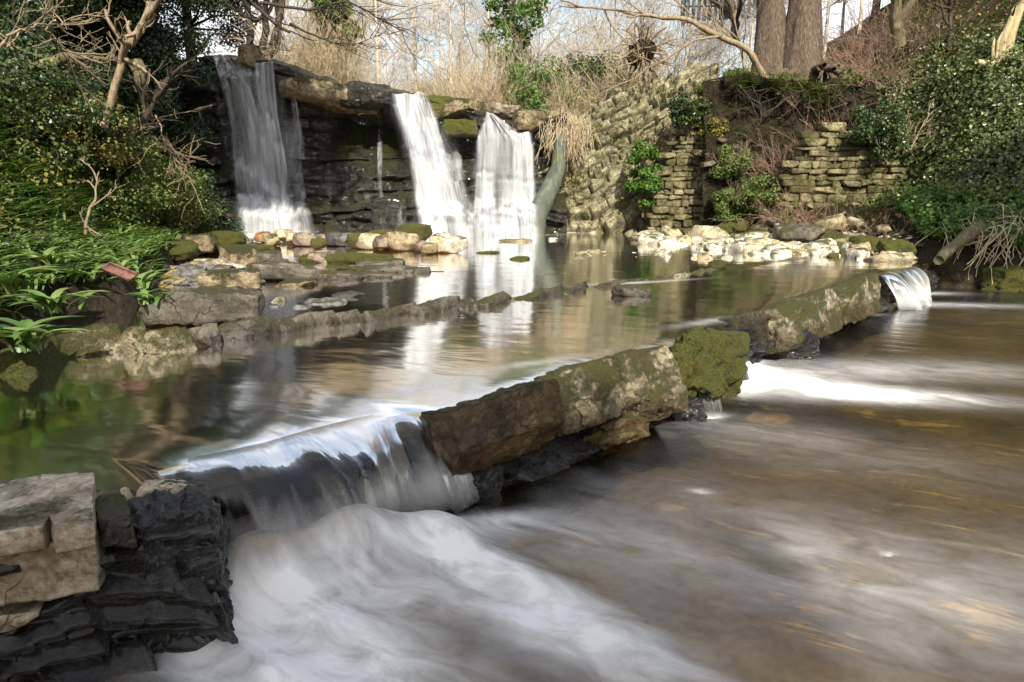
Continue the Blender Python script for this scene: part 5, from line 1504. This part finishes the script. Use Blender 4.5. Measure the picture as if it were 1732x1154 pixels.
# brown dead brambles right of the big trunks
for i, (px, py, Yd, h, m, lab) in enumerate([(1430, 100, 17.2, 1.5, 'pinktwig', 'brown dead bramble right of the thicker trunk'), (1475, 90, 17.6, 1.6, 'pinktwig', 'reddish dead bramble left of the mossy thin trunk'), (1405, 140, 16.9, 1.1, 'pinktwig', 'dead bramble hanging over the hollow beside the mossy wall'),
                                             (1450, 40, 19, 1.8, 'pinktwig', 'tall dead bramble high behind the thicker trunk'), (1500, 25, 20, 1.9, 'pinktwig', 'dead bramble highest on the right bank'), (1540, 110, 16.5, .9, 'straw', 'dry grass tuft under the mossy thin trunk'), (1400, 40, 19.5, 1.7, 'pinktwig', 'dead bramble just behind the thicker trunk'), (1560, 60, 18.5, 1.2, 'twig', 'thin dry bush behind the crooked dark stem')]):
    put(scrub('dead_bramble', 120 + i, h, 110, m, 1.0, 2, .008, .45), px, py, Yd, lab, 'bramble')
# dry roots tangle above the right boulders
n = 90
P = D(1655, 385, 12.2) + rr.normal(size=(n, 3)) * np.array([.30, .22, .14])
lines = [(wob([q, q + np.array([rr.normal() * .25, -.25, rr.uniform(-.1, .15)]), q + np.array([rr.normal() * .35, -.35, -rr.uniform(.4, 1.0)])], 8, .1, i), rr.uniform(.004, .012)) for i, q in enumerate(P)]
V, Fs = tubes(lines, 4)
tag(mesh('dry_roots', V, Fs, MAT['straw']), 'tangle of dry pale roots hanging over the boulders at the right', 'roots')
# ivy on the right bank
mi = lambda x, y: (lambda d: sst(.25, .6, d) * sst(6.0, 4.0, d))(dright(x, y)) * sst(7.6, 8.5, x) * (.5 + .5 * (fbm(xyz(x, y, 0), 3, 24) > .42))
P, Nn = surf_pts(90000, (7, 15), (7, 19), 61, mi)
P = P + Nn * (np.abs(np.random.default_rng(1).normal(size=len(P))) * .16 + .25 * np.clip(fbm(P * 1.1, 3, 5) - .45, 0, 1))[:, None]
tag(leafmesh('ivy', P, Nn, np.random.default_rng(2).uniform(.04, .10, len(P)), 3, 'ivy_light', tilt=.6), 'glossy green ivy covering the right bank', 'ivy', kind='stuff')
P, Nn = surf_pts(5000, (7.4, 9.5), (10.5, 13.5), 62, lambda x, y: sst(.1, .3, dright(x, y)) * sst(1.2, .8, dright(x, y)))
P = P + Nn * (np.abs(np.random.default_rng(1).normal(size=len(P))) * .2)[:, None]
tag(leafmesh('undergrowth', P, Nn, np.random.default_rng(2).uniform(.05, .10, len(P)), 4, 'bright_leaf'), 'light green leaves hanging over the driftwood log', 'undergrowth', kind='stuff')
mgz = lambda x, y: sst(.3, 1.0, dright(x, y)) * (fbm(xyz(x * .7, y * .7, 0), 3, 44) > .45)
P, Nn = surf_pts(7000, (3.5, 16), (13, 26), 63, mgz)
th = r_.random(len(P)) * 6.283
V, Fa, rn = blades(P, np.stack([np.cos(th), np.sin(th), th * 0], -1), r_.uniform(.12, .35, len(P)), .014, 19, .8, 1, 3)
tag(mesh('grass', V, Fa, MAT['grass'], None, True, {'rnd': rn}), 'thin grass growing over the right bank', 'grass', kind='stuff')
P, Nn = surf_pts(9000, (3.5, 16), (12, 24), 64, lambda x, y: sst(.1, .5, dright(x, y)))
P[:, 2] += .02
tag(leafmesh('leaf_litter', P, Nn, np.random.default_rng(2).uniform(.05, .11, len(P)), 5, 'litter', tilt=.4), 'brown dead leaves lying on the right bank', 'leaf litter', kind='stuff')
# green fern bush on the tilted rock, beside the near wall
bsh = leafy_tree('fern_bush', 71, 1.3, .03, .42, 5200, .07, 'bright_leaf', 'bark', 30, zc=.5, el=1.9, clumpr=.4)
bsh.location = D(1088, 340, 17.45)
tag(bsh, 'green bush growing on the rock left of the ruined masonry pier', 'bush')
P0g = P1[40:300, 60:280].reshape(-1, 3)
sel = P0g[r_.integers(0, len(P0g), 1100)]
m_ = fbm(sel * 1.3, 3, 12) > .52
tag(leafmesh('rock_plants', sel[m_] + np.array([0, -.05, .03]), np.tile(nn, (m_.sum(), 1)), r_.uniform(.04, .09, m_.sum()), 6, 'yellow_leaf'), 'small yellowish plants rooted in the joints of the tilted rock', 'plants', kind='stuff')

# ------------------------------------------------------------------ tall trees round the viewpoint, whose crowns shade the foreground
def canopy(name, base, ctr, cr, n, seed, label, ls=.22, leafm='dark_leaf', clumps=60, el=.8, clumpr=.3):
    rr = np.random.default_rng(seed)
    root = empty(name, base)
    b = np.array(base, float)
    c0 = np.array(ctr, float) - b
    P = wob([(0, 0, -.3), c0 * .5 * np.array([.7, .7, 1]), c0], 16, .3, seed)
    V, Fq = tube(P, np.linspace(.34, .1, 16), 10)
    mesh('trunk', V, Fq, MAT['bark'], root)
    c = rr.normal(size=(clumps, 3))
    c /= np.linalg.norm(c, axis=1, keepdims=True)
    c = c * rr.random((clumps, 1)) ** .4 * np.array([cr, cr, cr * el]) + c0
    lines = [(poly_interp([P[-3], (P[-3] + q) / 2 + rr.normal(size=3) * .25, q], 6), np.linspace(.09, .015, 6)) for q in c]
    V, Fs = tubes(lines, 4)
    mesh('limbs', V, Fs, MAT['bark'], root)
    Q, Nn = clumpy(n, c, clumpr * cr, seed + 1)
    leafmesh('crown', Q, Nn + np.array([0, 0, .6]), ls * rr.uniform(.6, 1.3, n), seed + 2, leafm, root)
    return tag(root, label, 'tree')
def sunward(x, y, z, t):
    return np.array([x, y, z]) + SUND * t
canopy('tall_tree', (-9.5, 6.5, 3.5), sunward(-6.6, 18.0, 2.4, 16), 2.5, 9000, 201, 'tall ivy hung tree on the left bank above the frame', clumpr=.26)
canopy('tall_tree', (-1.5, -13.5, 0.5), sunward(-0.55, 2.05, -.2, 21), 1.75, 8000, 203, 'tall tree standing behind the viewpoint', clumpr=.3)
canopy('tall_tree', (14, 2, 1.5), sunward(9.6, 12.0, .6, 12), 2.3, 9000, 204, 'tall tree on the right bank beside the viewpoint', clumpr=.3)

xs_ = np.linspace(4.6, 8.6, 150)
vs_ = np.linspace(0, 1, 110)
XX_, VV_ = np.meshgrid(xs_, vs_, indexing='ij')
zz_ = .4 + 3.3 * VV_
yy_ = 16.75 + .5 * VV_ ** 1.5 + (fbm(xyz(XX_ * .9, zz_ * .9, 0), 5, 17) - .5) * 1.3 + (fbm(xyz(XX_ * 4, zz_ * 4, 0), 4, 18) - .5) * .4
struct(mesh('earth_bank', xyz(XX_, yy_, zz_).reshape(-1, 3), gridfaces(150, 110), MAT['soil']))
r_ = np.random.default_rng(90)
for i in range(34):
    px, py = r_.uniform(1218, 1345), r_.uniform(285, 385)
    Yd = 16.4 - (py - 285) * .012
    p = D(px, py, Yd)
    sc = r_.uniform(.15, .5)
    o = rock('rubble_stone', p, (sc * 1.3, sc, sc * .6), ['wall_stone', 'grey_block', 'mossy_block', 'wall_stone'][i % 4], 400 + i, r_.random() * 6, (r_.normal() * .3, r_.normal() * .3), .2, n=7, roundness=.2)
    o.location.z = max(hz(p[0], p[1]) - .05, min(p[2], hz(p[0], p[1]) + .1))
    tag(o, 'fallen masonry stone in the rubble between the two ruined walls', 'stone', 'rubble stones between the walls')
gp = np.stack([r_.uniform(5.2, 7.4, 500), r_.uniform(15.8, 16.8, 500)], -1)
P = xyz(gp[:, 0], gp[:, 1], height(gp[:, 0], gp[:, 1]))
P = np.concatenate([P, xyz(r_.uniform(5.1, 8.3, 900), 0, 0)])
nn_ = len(gp)
ys_ = r_.uniform(16.6, 18.4, 900)
P[nn_:, 1] = ys_
P[nn_:, 2] = 3.62 + (ys_ - 16.6) * .13 + shelf_z(P[nn_:, 0])
th = r_.random(len(P)) * 6.283
V, Fa, rn = blades(P, np.stack([np.cos(th), np.sin(th), th * 0], -1), r_.uniform(.15, .4, len(P)), .016, 29, .8, 1, 3)
tag(mesh('grass', V, Fa, MAT['grass'], None, True, {'rnd': rn}), 'grass on the turf shelf and in the hollow under the big trunks', 'grass', kind='stuff')

for i, (px, py, Yd, h, m, lab) in enumerate([(1275, 310, 16.5, .75, 'twig', 'bare tangled bramble in the hollow between the walls'), (1310, 270, 16.5, 1.1, 'pinktwig', 'brown bramble under the turf shelf near the mossy wall'), (1330, 345, 15.4, .8, 'pinktwig', 'dead brown stems at the left foot of the mossy wall'), (1250, 255, 16.9, .7, 'twig', 'thin bramble against the right side of the ruined pier'), (1400, 365, 14.6, .7, 'pinktwig', 'dead stems in the shade below the mossy wall'), (1480, 385, 13.2, .7, 'twig', 'dead stems at the foot of the ivy behind the mossy boulders')]):
    o = put(scrub('dead_bramble', 150 + i, h, 70, m, 1.1, 2, .006, .3), px, py, Yd, lab, 'bramble', z=D(px, py + 22, Yd)[2])
for i, (px, py, Yd, h, cr, lm_, lab) in enumerate([(1480, 20, 27, 7, 2.2, 'dark_leaf', 'dark tree at the top behind the dead brambles'), (1600, 10, 26, 7, 2.4, 'ivy', 'green tree at the top right behind the crooked stem'), (1720, 20, 22, 6, 2.2, 'dark_leaf', 'dark evergreen at the upper right corner')]):
    put(leafy_tree('evergreen_tree', 170 + i, h, .15, cr, 16000, .11, lm_, 'darkbark', 40, zc=.5, clumpr=.35, el=1.3), px, py, Yd, lab, 'tree')
for i in range(16):
    o = copy_tree(bt[i % 4])
    put(o, 1340 + i * 28, 60, 22 + (i * 7) % 13, 'bare tree on the wooded slope at the top right', 'tree', 'bare trees of the right slope', i * 1.1, .8)

put(leafy_tree('evergreen_shrub', 190, .8, .04, .4, 4200, .05, 'grass', 'bark', 26, zc=.4, clumpr=.4), 1200, 165, 17.8, 'mossy green bush on top of the ruined pier beside the turf shelf', 'shrub', z=3.0)
put(leafy_tree('evergreen_shrub', 191, .8, .04, .45, 4000, .055, 'ivy', 'bark', 22, zc=.4, clumpr=.4), 1165, 205, 17.5, 'ivy clump hanging over the upper left edge of the ruined pier', 'shrub', z=2.7)
put(leafy_tree('evergreen_shrub', 192, .9, .04, .6, 6000, .06, 'ivy', 'bark', 26, zc=.4, clumpr=.4), 1480, 235, 15.6, 'ivy clump hanging over the top right of the mossy wall', 'shrub', z=2.0)

for i, (px, py, Yd, h, cr, m, lab) in enumerate([(190, 230, 11.2, 1.3, .8, 'grass', 'sunlit bush under the pale crooked branch'), (262, 300, 12.8, 1.3, .8, 'yellow_leaf', 'olive bush right of the dark thin trunk'), (300, 340, 14.5, 1.1, .7, 'grass', 'bush at the foot of the bank left of the left fall'), (110, 180, 10.5, 1.2, .8, 'yellow_leaf', 'yellowish bush below the thick mossy limb'), (235, 160, 12.6, 1.5, .8, 'grass', 'ivy grown bush hanging over the bank by the knobbly root')]):
    put(leafy_tree('bush', 210 + i, h, .03, cr, 5200, .05, m, 'twig', 30, zc=.45, clumpr=.38, el=1.0), px, py, Yd, lab, 'bush')

for i, (px, py, Yd, h, cr, m, lab) in enumerate([(30, 130, 9.5, 1.6, .9, 'ivy', 'dark ivy bush at the upper left edge'), (120, 100, 11, 1.5, .9, 'dark_leaf', 'dark bush behind the thick mossy limb'), (40, 40, 11, 1.8, 1.0, 'dark_leaf', 'dark bush at the top left behind the arching twig'), (170, 150, 12, 1.4, .8, 'ivy', 'ivy bush left of the pale crooked branch'), (290, 200, 14.5, 1.8, .9, 'ivy', 'ivy bush hanging beside the dark rock left of the left fall'), (320, 260, 16, 1.6, .8, 'dark_leaf', 'dark bush at the edge of the left fall rock')]):
    put(leafy_tree('bush', 230 + i, h, .03, cr, 9000, .055, m, 'twig', 34, zc=.45, clumpr=.34, el=1.1), px, py, Yd, lab, 'bush')

for i, (px, py, z, L, lab) in enumerate([(163, 832, .012, .05, 'orange fallen leaf lying on the water near the puddle notch'), (100, 765, -.16, .07, 'brown fallen leaf under the water left of the cascade'), (258, 735, -.16, .06, 'orange brown leaf under the water above the left end of the cascade')]):
    V, Fa, rn = leaves(np.zeros((1, 3)), np.array([[0, 0, 1.0]]), np.array([L]), 300 + i, tilt=.1)
    o = mesh('fallen_leaf', V, Fa, MAT['litter'], None, False, {'rnd': rn})
    p = G(px, py, z)
    o.location = p
    tag(o, lab, 'leaf')

r_ = np.random.default_rng(95)
for i in range(15):
    py = 240 + i * 10
    px = 1222 + r_.normal() * 14
    p = D(px, py, 17.05 + r_.normal() * .1)
    sc = r_.uniform(.14, .34)
    o = rock('rubble_stone', p, (sc * 1.3, sc, sc * .55), ['wall_stone', 'grey_block', 'tan_boulder'][i % 3], 500 + i, r_.normal() * .5, (r_.normal() * .15, r_.normal() * .15), .3, n=9, roundness=.1)
    tag(o, 'loose stone in the ragged broken right edge of the ruined masonry pier', 'stone', 'broken edge stones of the pier')
ii = r_.integers(0, XX_.size, 1900)
P = xyz(XX_.ravel()[ii], yy_.ravel()[ii] - .03, zz_.ravel()[ii])
P = P[(P[:, 2] < 2.6) & (fbm(P * 1.4, 3, 33) > .44)]
th = r_.random(len(P)) * 3.14 + 3.14
V, Fa, rn = blades(P, np.stack([np.cos(th), np.sin(th), th * 0], -1), r_.uniform(.12, .32, len(P)), .015, 39, .5, 1.3, 3)
tag(mesh('grass', V, Fa, MAT['grass'], None, True, {'rnd': rn}), 'sparse grass hanging on the earth face between the two ruined walls', 'grass', kind='stuff')

r_ = np.random.default_rng(97)
SH = {'grey': 'small grey flat stone scattered on the left shore', 'tan': 'small tan flat stone scattered on the left shore', 'slate': 'small dark slate stone scattered on the left shore', 'white': 'small pale stone scattered on the left shore'}
for i in range(90):
    kd = ['grey', 'tan', 'slate', 'grey', 'white'][i % 5]
    px, py = (r_.uniform(290, 520), r_.uniform(440, 520)) if i % 3 else (r_.uniform(430, 720), r_.uniform(425, 480))
    p = G(px, py, .03)
    o = bpy.data.objects.new('stone', stone_proto(kd, int(r_.integers(5))))
    COL.objects.link(o)
    sc = r_.uniform(.08, .24)
    o.location = (p[0], p[1], min(max(hz(p[0], p[1]), -.03), .3) - .04 * sc)
    o.rotation_euler = (r_.normal() * .2, r_.normal() * .2, r_.random() * 6.28)
    o.scale = (sc * 1.3, sc, sc * .55)
    tag(o, SH[kd], 'stone', 'small ' + kd + ' stones of the left shore')
n = 900
x = r_.uniform(5.1, 8.3, n)
P = np.stack([x, 17.1 + r_.normal(size=n) * .12 - .1, 3.5 + r_.normal(size=n) * .10 + shelf_z(x)], -1)
P = P[fbm(P * 1.5, 3, 55) > .47]
n = len(P)
th = r_.random(n) * 3.14 + 3.14
V, Fa, rn = blades(P, np.stack([np.cos(th), np.sin(th), th * 0], -1), r_.uniform(.12, .4, n), .014, 41, .25, 2.4, 4)
tag(mesh('grass', V, Fa, MAT['grass'], None, True, {'rnd': rn}), 'long grass hanging over the front edge of the turf shelf', 'grass', kind='stuff')

for i, (px, py, Yd, h, cr, m, lab) in enumerate([(1238, 285, 16.75, .9, .45, 'grass', 'grassy green tuft on the rubble beside the upper part of the pier'), (1232, 350, 16.5, .7, .42, 'grass', 'grassy tuft at the foot of the rubble beside the pier'), (1290, 330, 16.2, .6, .5, 'grass', 'grass tuft in the middle of the hollow between the walls'), (1205, 215, 17.3, .6, .35, 'yellow_leaf', 'yellowish plant tuft on the top right of the pier')]):
    put(leafy_tree('plant_tuft', 260 + i, h, .02, cr, 4200, .05, m, 'twig', 26, zc=.4, clumpr=.4, el=.9), px, py, Yd, lab, 'plant', z=D(px, py + 18, Yd)[2])

P, Nn = surf_pts(1500, (-9, -4.2), (6.0, 12.5), 73, lambda x, y: (lambda d: sst(.9, 1.4, d) * sst(4.2, 3.4, d))(np.interp(y, LEFT_EDGE[:, 0], LEFT_EDGE[:, 1]) - x) * (.3 + .7 * (fbm(xyz(x * 1.0, y * 1.0, 2), 3, 16) > .46)))
r_ = np.random.default_rng(74)
PP = np.repeat(P, 7, 0) + r_.normal(size=(len(P) * 7, 3)) * np.array([.05, .05, .0])
th = r_.random(len(PP)) * 6.283
V, Fa, rn = blades(PP, np.stack([np.cos(th), np.sin(th), th * 0], -1), r_.uniform(.22, .42, len(PP)), r_.uniform(.02, .04, len(PP)), 75)
tag(mesh('ferns', V, Fa, MAT['garlic'], None, True, {'rnd': rn}), 'fresh green ferns and leaves on the steep slope of the left bank', 'ferns', kind='stuff')
